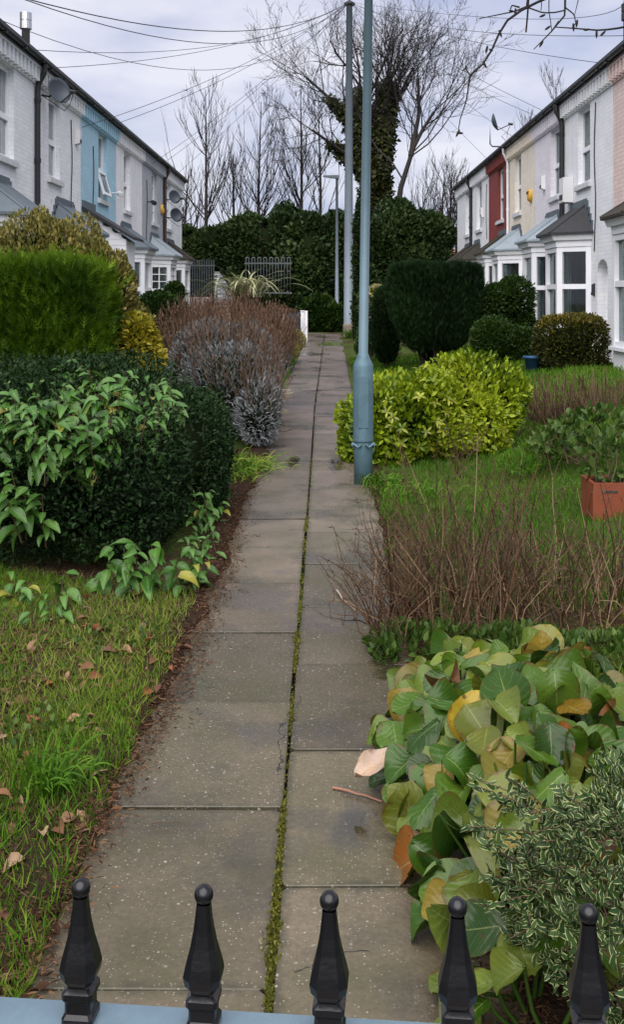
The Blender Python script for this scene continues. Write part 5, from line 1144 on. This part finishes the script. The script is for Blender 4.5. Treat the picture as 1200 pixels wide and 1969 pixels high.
sage('leafy sprigs at the top right of the box hedge', [(x, y, Y, 9, s) for x, y, Y, s in ((290, 765, 7.0, .10), (280, 800, 6.7, .10), (300, 745, 7.2, .09), (250, 725, 7.3, .10), (325, 735, 7.5, .09))] + more(235, 345, 718, 800, 14, 802, .085, 8, (6.5, 7.6)), 81, (-1.1, 7.0, .05))
sage('leafy plant at the far left of the box hedge', [(x, y, Y, 10, s) for x, y, Y, s in ((20, 750, 6.7, .12), (40, 790, 6.5, .12), (-10, 780, 6.5, .12), (20, 905, 6.2, .12), (50, 935, 6.2, .11), (80, 950, 6.2, .09), (5, 940, 6.1, .12))] + more(-20, 75, 728, 820, 12, 803, .11, 8, (6.3, 7.0)), 82, (-2.0, 6.7, .05))
sage('leafy sprigs at the foot of the box hedge near the path', [(x, y, Y, 10, s) for x, y, Y, s in ((215, 1050, 6.0, .11), (260, 1045, 5.9, .13), (300, 1050, 5.9, .12), (335, 1075, 6.0, .11), (375, 1085, 6.0, .10), (240, 1075, 5.85, .10), (280, 1080, 5.85, .12), (395, 1080, 6.2, .08))] + more(200, 400, 1040, 1100, 6, 804, .10, 8, (5.85, 6.1)), 83, (-1.0, 6.0, .0))
sage('low leafy plant in the grass under the box hedge', [(x, y, Y, 8, s) for x, y, Y, s in ((125, 1100, 5.8, .11), (50, 1115, 5.8, .10), (90, 1140, 5.6, .10), (60, 1175, 5.4, .10), (20, 1140, 5.7, .10), (110, 1165, 5.5, .09))] + more(0, 150, 1095, 1190, 6, 805, .095, 8, (5.4, 5.85)), 84, (-1.5, 5.7, .0))
sage('small leafy sprigs on the path side of the box hedge', [(x, y, Y, 8, s) for x, y, Y, s in ((415, 880, 8.4, .09), (395, 945, 7.6, .09), (410, 1010, 7.0, .09), (425, 965, 7.8, .08), (400, 1035, 6.7, .08))] + more(350, 430, 850, 1060, 12, 806, .075, 8, (6.5, 8.6)), 85, (-.8, 7.5, .0))

# ---- right gardens, far to near
shrub('dark_shrub', 'tall dark rounded shrub in front of the cream house bay', 'shrub', at(975, 690, 21.5), [(*at(985, 575, 21.5), .42, .5, .50), (*at(950, 585, 21.5), .36, .5, .45), (*at(1000, 620, 21.5), .30, .4, .5), (*at(960, 635, 21.5), .42, .4, .4)], 8000, .07, LM['hedge'], seed=90, lump=.2)
shrub('box_ball', 'left of the two clipped box balls by the right row', 'shrub', at(950, 690, 19.8), [(*at(950, 648, 19.8), .44, .40, .40)], 6500, .045, LM['hedge'], seed=91, group='clipped box balls', lump=.05)
shrub('box_ball', 'flat clipped hedge block right of the box ball', 'shrub', at(1010, 690, 20), [(*at(1005, 662, 20), .42, .4, .32, 4)], 5000, .045, LM['hedge'], seed=92, group='clipped box balls', lump=.06)
shrub('gold_tipped_hedge', 'gold-topped clipped shrub below the white house bay', 'hedge', at(1097, 715, 17.6), [(*at(1097, 660, 17.6), .56, .5, .46, 4.5), (*at(1120, 640, 17.6), .34, .4, .32, 3)], 10000, .055, LM['goldtop'], 'leaf', seed=93, lump=.14, lf=5,
      rndf=lambda P, g: np.clip(g.uniform(0, 1, len(P)) ** 1.6 * .75 + np.clip((P[:, 2] - 1.12) * 1.6, 0, .4), 0, 1))
yc = at(833, 604, 21.8)
def yew_warp(x):
    c = np.array(yc); t = np.clip((x[:, 2] - (c[2] - .72)) / .95, 0, 1); f = .32 + .68 * t ** .38; y = x.copy(); y[:, 0] = c[0] + (x[:, 0] - c[0]) * f; y[:, 1] = c[1] + (x[:, 1] - c[1]) * f; return y
root = shrub('clipped_yew', 'dark goblet-shaped clipped yew on bare stems, right lawn', 'yew', at(830, 702, 21.8), [(yc[0] + .02, 21.8, yc[2] + .14, .92, .80, .90, 12)], 44000, .12, LM['yew'], 'spray', out_=.5, up=.9, rand=.5, lump=.07, lf=5, seed=94, cf=.88, inner=.25, stray=.03, warp=yew_warp, nst=0)
g = np.random.default_rng(95); zb = float(gz(yc[0], 21.8)); Q = []
for k in range(16):
    a = g.uniform(0, 6.28); Q.append(poly5([(yc[0] + .20 * math.cos(a), 21.8 + .2 * math.sin(a), zb - .05), (yc[0] + .24 * math.cos(a), 21.8 + .24 * math.sin(a), zb + .3), (yc[0] + .5 * math.cos(a), 21.8 + .5 * math.sin(a), zb + .85)], 5))
for q_ in Q: V, Fa = tube_arr(q_[None], np.linspace(.05, .035, 5)[None], 7); part_np('stem', V, Fa, M['bark'], root, smooth=True)
shrub('yew_side', 'dark conifer shoulder left of the clipped yew', 'conifer', at(745, 700, 23.5), [(*at(742, 625, 23.5), .30, .4, .85, 3)], 6000, .09, LM['yew'], 'spray', up=.8, rand=.5, seed=96, cf=.9)
r_ = shrub('flowering_shrub', 'loose shrub with pale yellow blossom below the steel pole', 'shrub', at(712, 690, 25), [(*at(703, 650, 25), .26, .3, .50), (*at(706, 600, 25), .24, .3, .42), (*at(712, 575, 25), .26, .3, .20), (*at(722, 560, 25), .2, .25, .16)], 4600, .07, LM['weed'], 'leaf', seed=97, lump=.35, lf=6, cf=.6)
g = np.random.default_rng(98); P, Nn = blob_points([(*at(722, 560, 24.8), .22, .2, .14), (*at(706, 600, 24.8), .12, .2, .3)], 260, g, .2, 6); scatter('blossom', P, Nn, rand_dirs(g, len(P)), np.full(len(P), .08), 'wide', LM['blossom'], r_, g)
# golden choisya
cb = [(*at(800, 822, 11.2), .60, .62, .46), (*at(905, 785, 11.6), .56, .6, .48), (*at(735, 828, 10.9), .42, .45, .46), (*at(690, 845, 11.0), .22, .35, .30), (*at(965, 770, 11.7), .26, .4, .26), (*at(895, 718, 11.6), .15, .2, .16), (*at(845, 765, 11.4), .38, .4, .27)]
root = shrub('golden_choisya', 'bright yellow-green spreading bush behind the cut-off post', 'shrub', at(820, 890, 11.2), cb, 15000, .072, LM['choisya'], 'leaf', lump=.5, lf=7, seed=100, stray=.25, rndf=lambda P, g: np.clip(g.uniform(0, 1, len(P)) * .62 + .22 + vnoise(P, 150, 6.0) * .38, 0, 1), up=.35, rand=.75, cf=.48, inner=.8)
CHL = [leaf_mesh('leaf', .19, LM['chob'], .08, c, .1, 310 + i, 5, 3) for i, c in enumerate((.1, .25, .4))]
g = np.random.default_rng(101); P, Nn = blob_points(cb, 420, g, .5, 7, 100, shell=(.99, 1.08)); k = (Nn[:, 1] < .1); P, Nn = P[k], Nn[k]; cnt = 0
for p, n_ in zip(P, Nn):
    if cnt > 280: break
    for q in range(5):
        a = q * 1.2566 + g.uniform(0, .5); s1 = nrm(np.cross(n_, [0.1, .2, 1])); s2 = np.cross(n_, s1); D = s1 * math.cos(a) + s2 * math.sin(a) + n_ * .25
        c = np.array((.30, .33, .022)) * g.uniform(.5, 1.1) if g.uniform() > .3 else np.array((.12, .18, .010)); place_leaf(CHL[g.integers(3)], root, p, D, n_ + [0, 0, .3], g.uniform(.06, .095), c); cnt += 1
# dried stalk clump, right mid
lav2 = [(*at(1090, 800, 12.5), .5, .5, .26), (*at(1170, 800, 12.2), .4, .5, .26)]
g = np.random.default_rng(102); root = thing('dry_stalk_clump', 'pinkish brown dried stalks on the right lawn edge', 'dry plants', at(1120, 830, 12.4)); P, Nn = blob_points(lav2, 800, g, .1, 4, 5); k = Nn[:, 2] > -.2; P, Nn = P[k], Nn[k]
D = nrm(Nn * .5 + np.array([0, 0, 1.0]) + g.normal(0, .25, P.shape)); L = g.uniform(.10, .34, len(P)); Q = np.stack([P - D * .25, P + D * L[:, None] * .5, P + D * L[:, None]], 1); V, Fa = tube_arr(Q, np.tile([.004, .0035, .003], (len(P), 1)), 3); part_np('dry_stalks', V, Fa, LM['dry'], root, rnd=np.repeat(g.uniform(0, 1, len(P)), 9), kind='stuff')
core(root, lav2, .45, 4, mat=M['soil'])
# potted broad leaves and weeds near the terracotta planter
shrub('planter_plant', 'grey green leafy plant growing in the terracotta planter', 'plant', (2.14, 7.78, z + .22), [(2.10, 7.78, z + .42, .22, .18, .22), (2.25, 7.85, z + .38, .16, .16, .18)], 110, .085, LM['weed'], 'leaf', seed=103, cf=0, up=.7, nst=9, sr=.006)
shrub('laurel_sprig', 'loose blue green shrub behind the terracotta planter', 'shrub', at(1110, 880, 9.4), [(*at(1110, 815, 9.4), .26, .25, .14), (*at(1060, 850, 9.6), .2, .25, .15), (*at(1160, 830, 9.2), .25, .25, .2)], 230, .10, LM['weed'], 'leaf', seed=104, cf=0, lump=.3, nst=10, sr=.007)
shrub('lawn_weeds', 'clump of leafy weeds on the lawn beyond the planter', 'weeds', at(1050, 890, 9.9), [(*at(1050, 870, 9.9), .3, .3, .14), (*at(1000, 890, 9.6), .2, .3, .1)], 500, .07, LM['lawn'], 'narrow', seed=105, cf=0, up=.8, nst=0)
tuft('long lawn grass at the foot of the cut-off post', (sx + .16, 9.4, 0), 240, .22, .6, LM['lawn'], 106, rad=.09)
tuft('long grass at the left lawn edge beside the post', (sx + .35, 8.9, 0), 260, .22, .6, LM['lawn'], 107, rad=.14)
tuft('small weeds growing at the yew foot', (at(880, 0, 21.5)[0], 21.3, .3), 150, .3, .6, LM['weed'], 108, rad=.18)
# dead brown stemmed shrubs
def dead_shrub(label, cx, cy, rx, ry, n, hgt, seed, lean=(0, 0)):
    g = np.random.default_rng(seed); z0 = float(gz(cx, cy)); root = thing('dry_stem_shrub', label, 'shrub', (cx, cy, z0), 'dead-stemmed shrubs, right front'); ST, TW, LP, LD = [], [], [], []
    for k in range(n):
        a = g.uniform(0, 6.28); q = math.sqrt(g.uniform()); b = np.array([cx + rx * q * math.cos(a), cy + ry * q * math.sin(a), z0 - .02]); h_ = (g.uniform(.45, .85) if g.uniform() < .8 else g.uniform(.8, 1.15)) * hgt * (1.08 - .5 * q * q)
        d = nrm(np.array([(b[0] - cx) * .75 + g.normal(0, .22) + lean[0], (b[1] - cy) * .4 + g.normal(0, .2) + lean[1], 1.0])); m = b + d * h_ * .5 + g.normal(0, .025, 3); e = b + d * h_ + g.normal(0, .09, 3); Q = poly5([b, m, e], 5); Q[1:4] += g.normal(0, .008, (3, 3)); ST.append(Q)
        for s_ in range(g.integers(2, 6)):
            t = g.uniform(.35, 1.0); p = Q[0] + (Q[4] - Q[0]) * t; dd = nrm(d + g.normal(0, .5, 3)); L = g.uniform(.06, .22); TW.append(np.stack([p, p + dd * L * .5 + g.normal(0, .006, 3), p + dd * L])); LP += [p + dd * L * g.uniform(.4, 1) for _ in range(2)]; LD += [nrm(dd + g.normal(0, .8, 3) - [0, 0, .4]) for _ in range(2)]
    V, Fa = tube_arr(np.array(ST), np.tile([.0036, .0032, .0026, .002, .0012], (len(ST), 1)), 4); part_np('stems', V, Fa, LM['deadstem'], root, rnd=np.repeat(g.uniform(0, 1, len(ST)) ** 1.4, 20), kind='stuff')
    V, Fa = tube_arr(np.array(TW), np.tile([.002, .0016, .001], (len(TW), 1)), 3); part_np('side_twigs', V, Fa, M['stem'], root, kind='stuff')
    LP, LD = np.array(LP), np.array(LD); scatter('dead_leaves', LP, LD, rand_dirs(g, len(LP)), g.uniform(.012, .030, len(LP)), 'narrow', LM['deadleaf'], root, g)
dead_shrub('brown dead-stemmed shrub at the path edge above the big leaves', .72, 5.45, .32, .5, 180, .90, 110, (-.05, 0))
dead_shrub('brown dead-stemmed shrub nearer the right edge', 1.35, 5.6, .42, .5, 150, .66, 111)
dead_shrub('thin brown stems arching over the path edge', .38, 5.3, .16, .4, 70, .62, 112, (-.25, 0))
dead_shrub('single tall withered plant in front of the golden bush', at(880, 0, 9.8)[0], 9.8, .06, .06, 12, .75, 113)
# low weeds along the dead shrubs
shrub('edge_weeds', 'low green weeds at the foot of the dead stems', 'weeds', (.7, 4.95, 0), [(.55, 5.0, .03, .26, .22, .10), (.95, 4.95, .03, .3, .2, .10), (1.35, 4.9, .03, .3, .2, .08), (.36, 5.05, .03, .14, .16, .09)], 1500, .05, LM['weed'], 'leaf', seed=114, cf=0, nst=0, up=.5)
shrub('path_weed', 'small green weed sprouting on the path edge', 'weeds', (.30, 4.88, 0), [(.28, 4.86, .04, .05, .05, .07)], 40, .06, LM['weed'], 'leaf', seed=115, cf=0, nst=0, up=.8)

# ---- bergenia: big rounded leaves
BG = [leaf_mesh('leaf', w, LM['obj'], cup, curl, .18, 320 + i, 10, 5, wav, .62) for i, (w, cup, curl, wav) in enumerate(((.47, .18, .22, .055), (.52, .26, .42, .065), (.45, .10, .12, .06), (.50, .34, .62, .06), (.44, -.20, .40, .06), (.49, .48, .28, .05)))]
g = np.random.default_rng(120); root = thing('bergenia_clump', 'clump of large rounded green and orange leaves over the path', 'plant', (.62, 3.6, 0), None); ST = []
GREENS = [(.026, .070, .005), (.040, .088, .006), (.062, .102, .008), (.095, .115, .012), (.014, .040, .004), (.100, .140, .022), (.048, .098, .010)]
WARM = [(.15, .095, .012), (.17, .065, .012), (.10, .040, .012), (.17, .13, .02), (.11, .10, .016), (.09, .085, .016)]
N_B = 290; pts = []; tries = 0
while len(pts) < N_B and tries < 40000:
    tries += 1; x, y = g.uniform(.08, 1.3), g.uniform(2.3, 4.45)
    xl = np.interp(y, [2.3, 2.75, 3.14, 3.5, 3.8, 4.3, 4.7], [.30, .27, .25, .21, .21, .32, .45]); xr = np.interp(y, [2.3, 2.8, 3.4, 4.0, 4.75], [.75, .95, 1.15, 1.25, 1.15])
    if xl < x < xr and all((x - a)**2 + (y - b)**2 > .060**2 for a, b, *_ in pts): pts.append((x, y, (x - xl), (xr - x)))
for (x, y, dl, dr) in pts:
    e = min(dl / .32, dr / .4, (4.62 - y) / .5, 1.0, (y - 2.15) / .3); hgt = .07 + (.27 if y < 3.6 else .27 - .12 * (y - 3.6)) * math.sin(min(max(e, 0.0), 1) * math.pi / 2) + g.normal(0, .035); hgt = max(hgt, .05)
    ox = -(max(0, 1 - dl / .40)) + max(0, 1 - dr / .4); oy = -.55 + max(0, (y - 4.0)) * 1.6; st = g.uniform() < .08
    D = np.array([ox * 1.3 + g.normal(0, .75), oy + g.normal(0, .6), -.32 + g.normal(0, .22) + (1.1 if st else 0)]); Nn = np.array([ox * .7 + g.normal(0, .30), -.45 + g.normal(0, .3) - (.8 if st else 0), .95])
    c = np.array(WARM[g.integers(6)]) * g.uniform(.8, 1.15) if g.uniform() < (.08 if y > 2.8 else .04) + (.14 if y > 4.0 else 0) + (.06 if dl < .1 else 0) else np.array(GREENS[g.integers(7)]) * g.uniform(.8, 1.2)
    s_ = g.uniform(.085, .17); P = np.array([x, y, hgt]); Dn = D / np.linalg.norm(D)
    place_leaf(BG[g.integers(6)], root, P - Dn * s_ * .45, D, Nn, s_, c); b_ = np.array([max(x - Dn[0] * .12, .46), y - Dn[1] * .10 + .03, .0]); ST.append(poly5([b_, (b_ + P) / 2 + [0, 0, .02], P - Dn * s_ * .44], 5))
V, Fa = tube_arr(np.array(ST), np.tile([.006, .006, .0055, .005, .004], (len(ST), 1)), 5); part_np('leaf_stalks', V, Fa, LM['weed'], root, rnd=np.full(len(V), .4), smooth=True, kind='stuff')
o = place_leaf(BG[2], root, at(790, 1452, 3.55), (-1, -.25, -.05), (-.1, -.25, 1), .20, (.38, .28, .22)); o.scale = (.2, .115, .3); o['label'] = 'pale dried pinkish leaf at the clump edge'
place_leaf(BG[1], root, at(912, 1440, 3.35), (.05, .2, 1), (-.2, -1, .3), .17, (.26, .19, .016)); place_leaf(BG[3], root, at(1012, 1480, 3.3), (.35, .3, .8), (-.2, -1, .4), .16, (.23, .085, .012)); place_leaf(BG[0], root, at(935, 1435, 3.4), (.35, .2, .9), (-.3, -1, .2), .15, (.21, .085, .012))
place_leaf(BG[0], root, at(1030, 1275, 4.35), (.4, .3, .7), (-.3, -.9, .45), .18, (.12, .125, .02))
# cream-edged small leaved shrub in the right front corner
shrub('cream_edged_shrub', 'small cream-edged leafy shrub in the bottom right corner', 'shrub', (.85, 2.25, 0),
      [(*at(1150, 1660, 2.45), .13, .16, .11), (*at(1215, 1560, 2.6), .12, .18, .13), (*at(1040, 1690, 2.45), .09, .10, .05), (*at(1150, 1800, 2.25), .15, .18, .14), (*at(1060, 1790, 2.3), .08, .10, .07), (*at(1215, 1700, 2.3), .16, .2, .2), (*at(1185, 1900, 2.15), .11, .15, .12), (1.0, 2.5, .2, .2, .22, .2)],
      3000, .025, LM['varbox'], 'leaf', lump=.6, lf=13, seed=125, uv=True, cf=0, inner=.7, up=.45, rand=.9, nst=40, sr=.003, zmin=.0, stray=.3)
g = np.random.default_rng(126); SH, LP, LD = [], [], []
so = [q for q in bpy.data.objects if q.name.startswith('cream_edged_shrub')][0]
for k in range(85):
    s = np.array(at(g.uniform(980, 1230), g.uniform(1560, 1820), g.uniform(2.25, 2.5))); e = s + np.array([g.normal(-.06, .07), g.normal(-.04, .05), g.uniform(.02, .10)]); Q = poly5([s, (s + e) / 2 + [0, 0, .012], e], 5); SH.append(Q)
    for t in np.linspace(.15, 1, 9):
        for sg in (-1, 1): p = Q[0] + (Q[4] - Q[0]) * t; LP.append(p); LD.append(nrm(nrm(e - s) * .5 + g.normal(0, .55, 3) + [sg * .5, 0, .1]))
V, Fa = tube_arr(np.array(SH), np.full((85, 5), .0015), 4); part_np('shoots', V, Fa, M['stem'], so, kind='stuff')
LP, LD = np.array(LP), np.array(LD); scatter('shoot_leaves', LP, LD, nrm(rand_dirs(g, len(LP)) * .6 + [0, -.4, .8]), g.uniform(.018, .03, len(LP)), 'leaf', LM['varbox'], so, g, uv=True)

# ------------------------------------------------------------------ grass, moss, litter
def lawn(name, label, n, xf, L, mat, seed, dens=None, w=1.0, up=1.0):
    g = np.random.default_rng(seed); X, Y = xf(g, n); P = np.stack([X, Y, np.where(np.abs(X + .13) < .95, np.maximum(gz(X, Y), zpath(Y) + .008), gz(X, Y)) - .004], -1)
    if dens is not None: k = g.uniform(0, 1, len(P)) < dens(P); P = P[k]
    D = nrm(np.stack([g.normal(0, .55, len(P)), g.normal(0, .55, len(P)), np.full(len(P), up)], -1)); sz = L * g.uniform(.45, 1.2, len(P)); r = np.clip(g.uniform(0, 1, len(P)) * .7 + vnoise(P, seed, 2.5) * .25 + .12, 0, 1)
    T_, Fc = TPL['blade']; old = TPL['blade']; TPL['blade'] = (T_ * np.array([1, w, 1]), Fc); o = scatter(name, P, D, rand_dirs(g, len(P)), sz, 'blade', mat, None, g, rnd=r); TPL['blade'] = old
    tag(o, label, 'grass', kind='stuff'); return o
def strip(x0, x1, y0, y1): return lambda g, n: (g.uniform(x0, x1, n), g.uniform(y0, y1, n))
lawn('grass', 'patchy grass verge on the left of the near path', 90000, strip(-3.0, -.72, 2.0, 6.3), .062, LM['grass'], 130, lambda P: np.clip(.52 + vnoise(P, 9, 3.0) * 1.0, .05, 1) * np.clip((-.68 - P[:, 0] + vnoise(P, 10, 5) * .10) / .10, 0, 1))
lawn('grass', 'green lawn on the right in front of the golden bush', 52000, strip(.40, 4.2, 5.6, 11.5), .075, LM['lawn'], 131, lambda P: np.clip(.75 + vnoise(P, 12, 2.0) * .5, .1, 1) * np.clip((P[:, 0] - .36 + vnoise(P, 13, 4) * .06) / .12, 0, 1), w=1.2)
lawn('grass', 'far lawn around the clipped yew on the right', 40000, strip(.60, 5.0, 11.5, 26), .10, LM['lawn'], 132, w=1.9)
lawn('grass', 'grass strip left of the far path by the lavender', 9000, strip(-1.7, -.74, 15.5, 30), .12, LM['lawn'], 133, w=1.6)
lawn('grass', 'grass under the shrubs in the left far garden', 9000, strip(-5.0, -1.7, 12, 30), .15, LM['lawn'], 134, w=2.0)
lawn('grass', 'grass around the base of the dead stems and right front corner', 9000, strip(.50, 2.6, 4.2, 6.0), .07, LM['grass'], 135, lambda P: np.clip(.4 + vnoise(P, 14, 3.0) * .8, 0, 1))
lawn('grass', 'dead straw blades matted into the left verge', 16000, strip(-3.0, -.72, 2.0, 6.4), .07, LM['dry'], 136, lambda P: np.clip(.35 + vnoise(P, 17, 3.0) * .9, .0, 1), up=.35)
shrub('verge_clover', 'low round-leaved weeds scattered in the left verge', 'weeds', (-1.3, 4.2, 0), [(-1.3, 3.3, .0, .3, .3, .05), (-1.7, 4.6, .0, .4, .4, .05), (-1.0, 5.2, .0, .25, .3, .06), (-1.9, 3.4, .0, .3, .3, .05), (-1.1, 4.1, .0, .2, .25, .045)], 1100, .028, LM['weed'], 'wide', seed=137, cf=0, nst=0, up=.3)
g = np.random.default_rng(140); n = 15000; Y = 2.2 + (g.uniform(0, 1, n) ** 1.6) * 9; Pm = np.stack([xjoint(Y) + g.normal(0, 1, n) * (.0045 + .006 * np.clip(vnoise(np.stack([0*Y, Y, 0*Y], -1), 19, 14.0), 0, 1)), Y, zpath(Y) - .004 + g.uniform(-.006, .005, n)], -1)
k = g.uniform(0, 1, n) < np.clip(.55 + vnoise(Pm * [0, 1, 0], 15, 7.0) * .8 - (Y - 3) * .09, .04, 1); Pm = Pm[k]
o = scatter('moss', Pm, nrm(g.normal(0, .6, Pm.shape) + [0, 0, .8]), rand_dirs(g, len(Pm)), g.uniform(.006, .014, len(Pm)), 'wide', LM['moss'], None, g); tag(o, 'green moss line growing in the joint along the middle of the path', 'moss', kind='stuff')
# crumbled soil and small litter along the path edges
g = np.random.default_rng(141); n = 24000; Y = 2.2 + g.uniform(0, 1, n) ** 1.3 * 9; side = g.uniform(0, 1, n) < .68; ed = np.interp(Y, [1.6, 2.6, 3.4, 4.2, 5, 6.5, 7.5, 9, 11, 14], [-.02, .0, .03, .10, .12, .14, .10, .09, .13, .03]); X = np.where(side, -.742 + ed + np.abs(g.normal(0, .15, n)) * np.where(g.uniform(0, 1, n) < .82, -1, .28), .47 + g.normal(.02, .06, n)); Pm = np.stack([X, Y, np.maximum(gz(X, Y), zpath(Y)) + np.where((X < -.60) | (X > .40), .016, .004)], -1)
o = scatter('litter', Pm, nrm(g.normal(0, 1, Pm.shape) * [1, 1, .25]), nrm(g.normal(0, .4, Pm.shape) + [0, 0, 1]), g.uniform(.010, .034, n), 'narrow', LM['deadleaf'], None, g); tag(o, 'brown crumbled leaf litter along the path edges', 'leaf litter', kind='stuff')
g = np.random.default_rng(142); n = 11000; X = g.uniform(-3, -.7, n); Y = g.uniform(2.2, 6.4, n); Pm = np.stack([X, Y, gz(X, Y) + .012], -1); k = vnoise(Pm, 16, 2.4) > -.05; Pm = Pm[k]
o = scatter('litter', Pm, nrm(g.normal(0, 1, Pm.shape) * [1, 1, .35]), nrm(g.normal(0, .5, Pm.shape) + [0, 0, 1]), g.uniform(.015, .045, len(Pm)), 'leaf', LM['deadleaf'], None, g); tag(o, 'small brown leaf litter scattered through the left verge', 'leaf litter', kind='stuff')
FL = [leaf_mesh('fallen_leaf', .33, M['litter'], c, u_, .0, 330 + i, 5, 4, .06) for i, (c, u_) in enumerate(((.25, .1), (.35, .3), (-.2, .2), (.15, -.25)))]
g = np.random.default_rng(143)
LC = [(.15, .07, .034), (.21, .12, .065), (.10, .043, .023), (.26, .17, .105), (.17, .055, .022)]
spots = [(x, y) for x, y in zip(g.uniform(0, 360, 110), g.uniform(1140, 1780, 110)) if x < 360 - max(0, (y - 1250)) * .62]
for (px, py) in spots:
    p = onground(px, py); a = g.uniform(0, 6.28); o = place_leaf(FL[g.integers(4)], None, (p[0], p[1], p[2] + .028), (math.cos(a), math.sin(a), g.normal(0, .25)), (g.normal(0, .3), g.normal(0, .3) - .2, 1), g.uniform(.05, .095), np.array(LC[g.integers(5)]) * g.uniform(.7, 1.15), 'fallen_leaf') if False else None
    o = put('fallen_leaf', FL[g.integers(4)]); o.location = (p[0], p[1], p[2] + .024); o.rotation_euler = (g.normal(0, .35), g.normal(0, .35), a); s_ = g.uniform(.035, .08); o.scale = (s_, s_, s_); o.color = (*(np.array(LC[g.integers(5)]) * g.uniform(.7, 1.15)), 1)
    tag(o, 'dry brown fallen leaf lying on the left verge', 'fallen leaf', 'fallen leaves on the left verge')
# twigs on the path
def twig(label, pts, r, mat):
    P = poly5([np.array(onground(x, y)) + [0, 0, .006] for x, y in pts], 7); P[:, 2] += np.array([0, .004, .006, .004, .007, .003, 0]); tag(part_np('twig', *tube_arr(P[None], np.linspace(r, r * .6, 7)[None], 6), M[mat], None, smooth=True), label, 'twig', 'twigs on the path')
M['stalkred'] = plain('reddish_stalk', (.24, .12, .08), .6); M['palewood'] = plain('pale_wood', (.30, .25, .20), .8)
twig('thin dark twig lying across the near left slab', [(290, 1587), (325, 1588), (356, 1586)], .0022, 'stem')
twig('reddish stalk lying on the path beside the big leaves', [(640, 1518), (685, 1532), (735, 1545)], .0055, 'stalkred')
twig('pale bent stick at the path edge below the dead stems', [(648, 1137), (660, 1158), (685, 1176)], .006, 'palewood')
twig('small twig on the left slab near the box hedge', [(458, 1136), (478, 1140)], .003, 'stem')
twig('forked twig at the near left corner of the path', [(75, 1878), (105, 1858), (128, 1838)], .0022, 'stem')
twig('dark twig on the path beside the lavender litter', [(520, 822), (545, 832), (562, 826)], .006, 'stem')
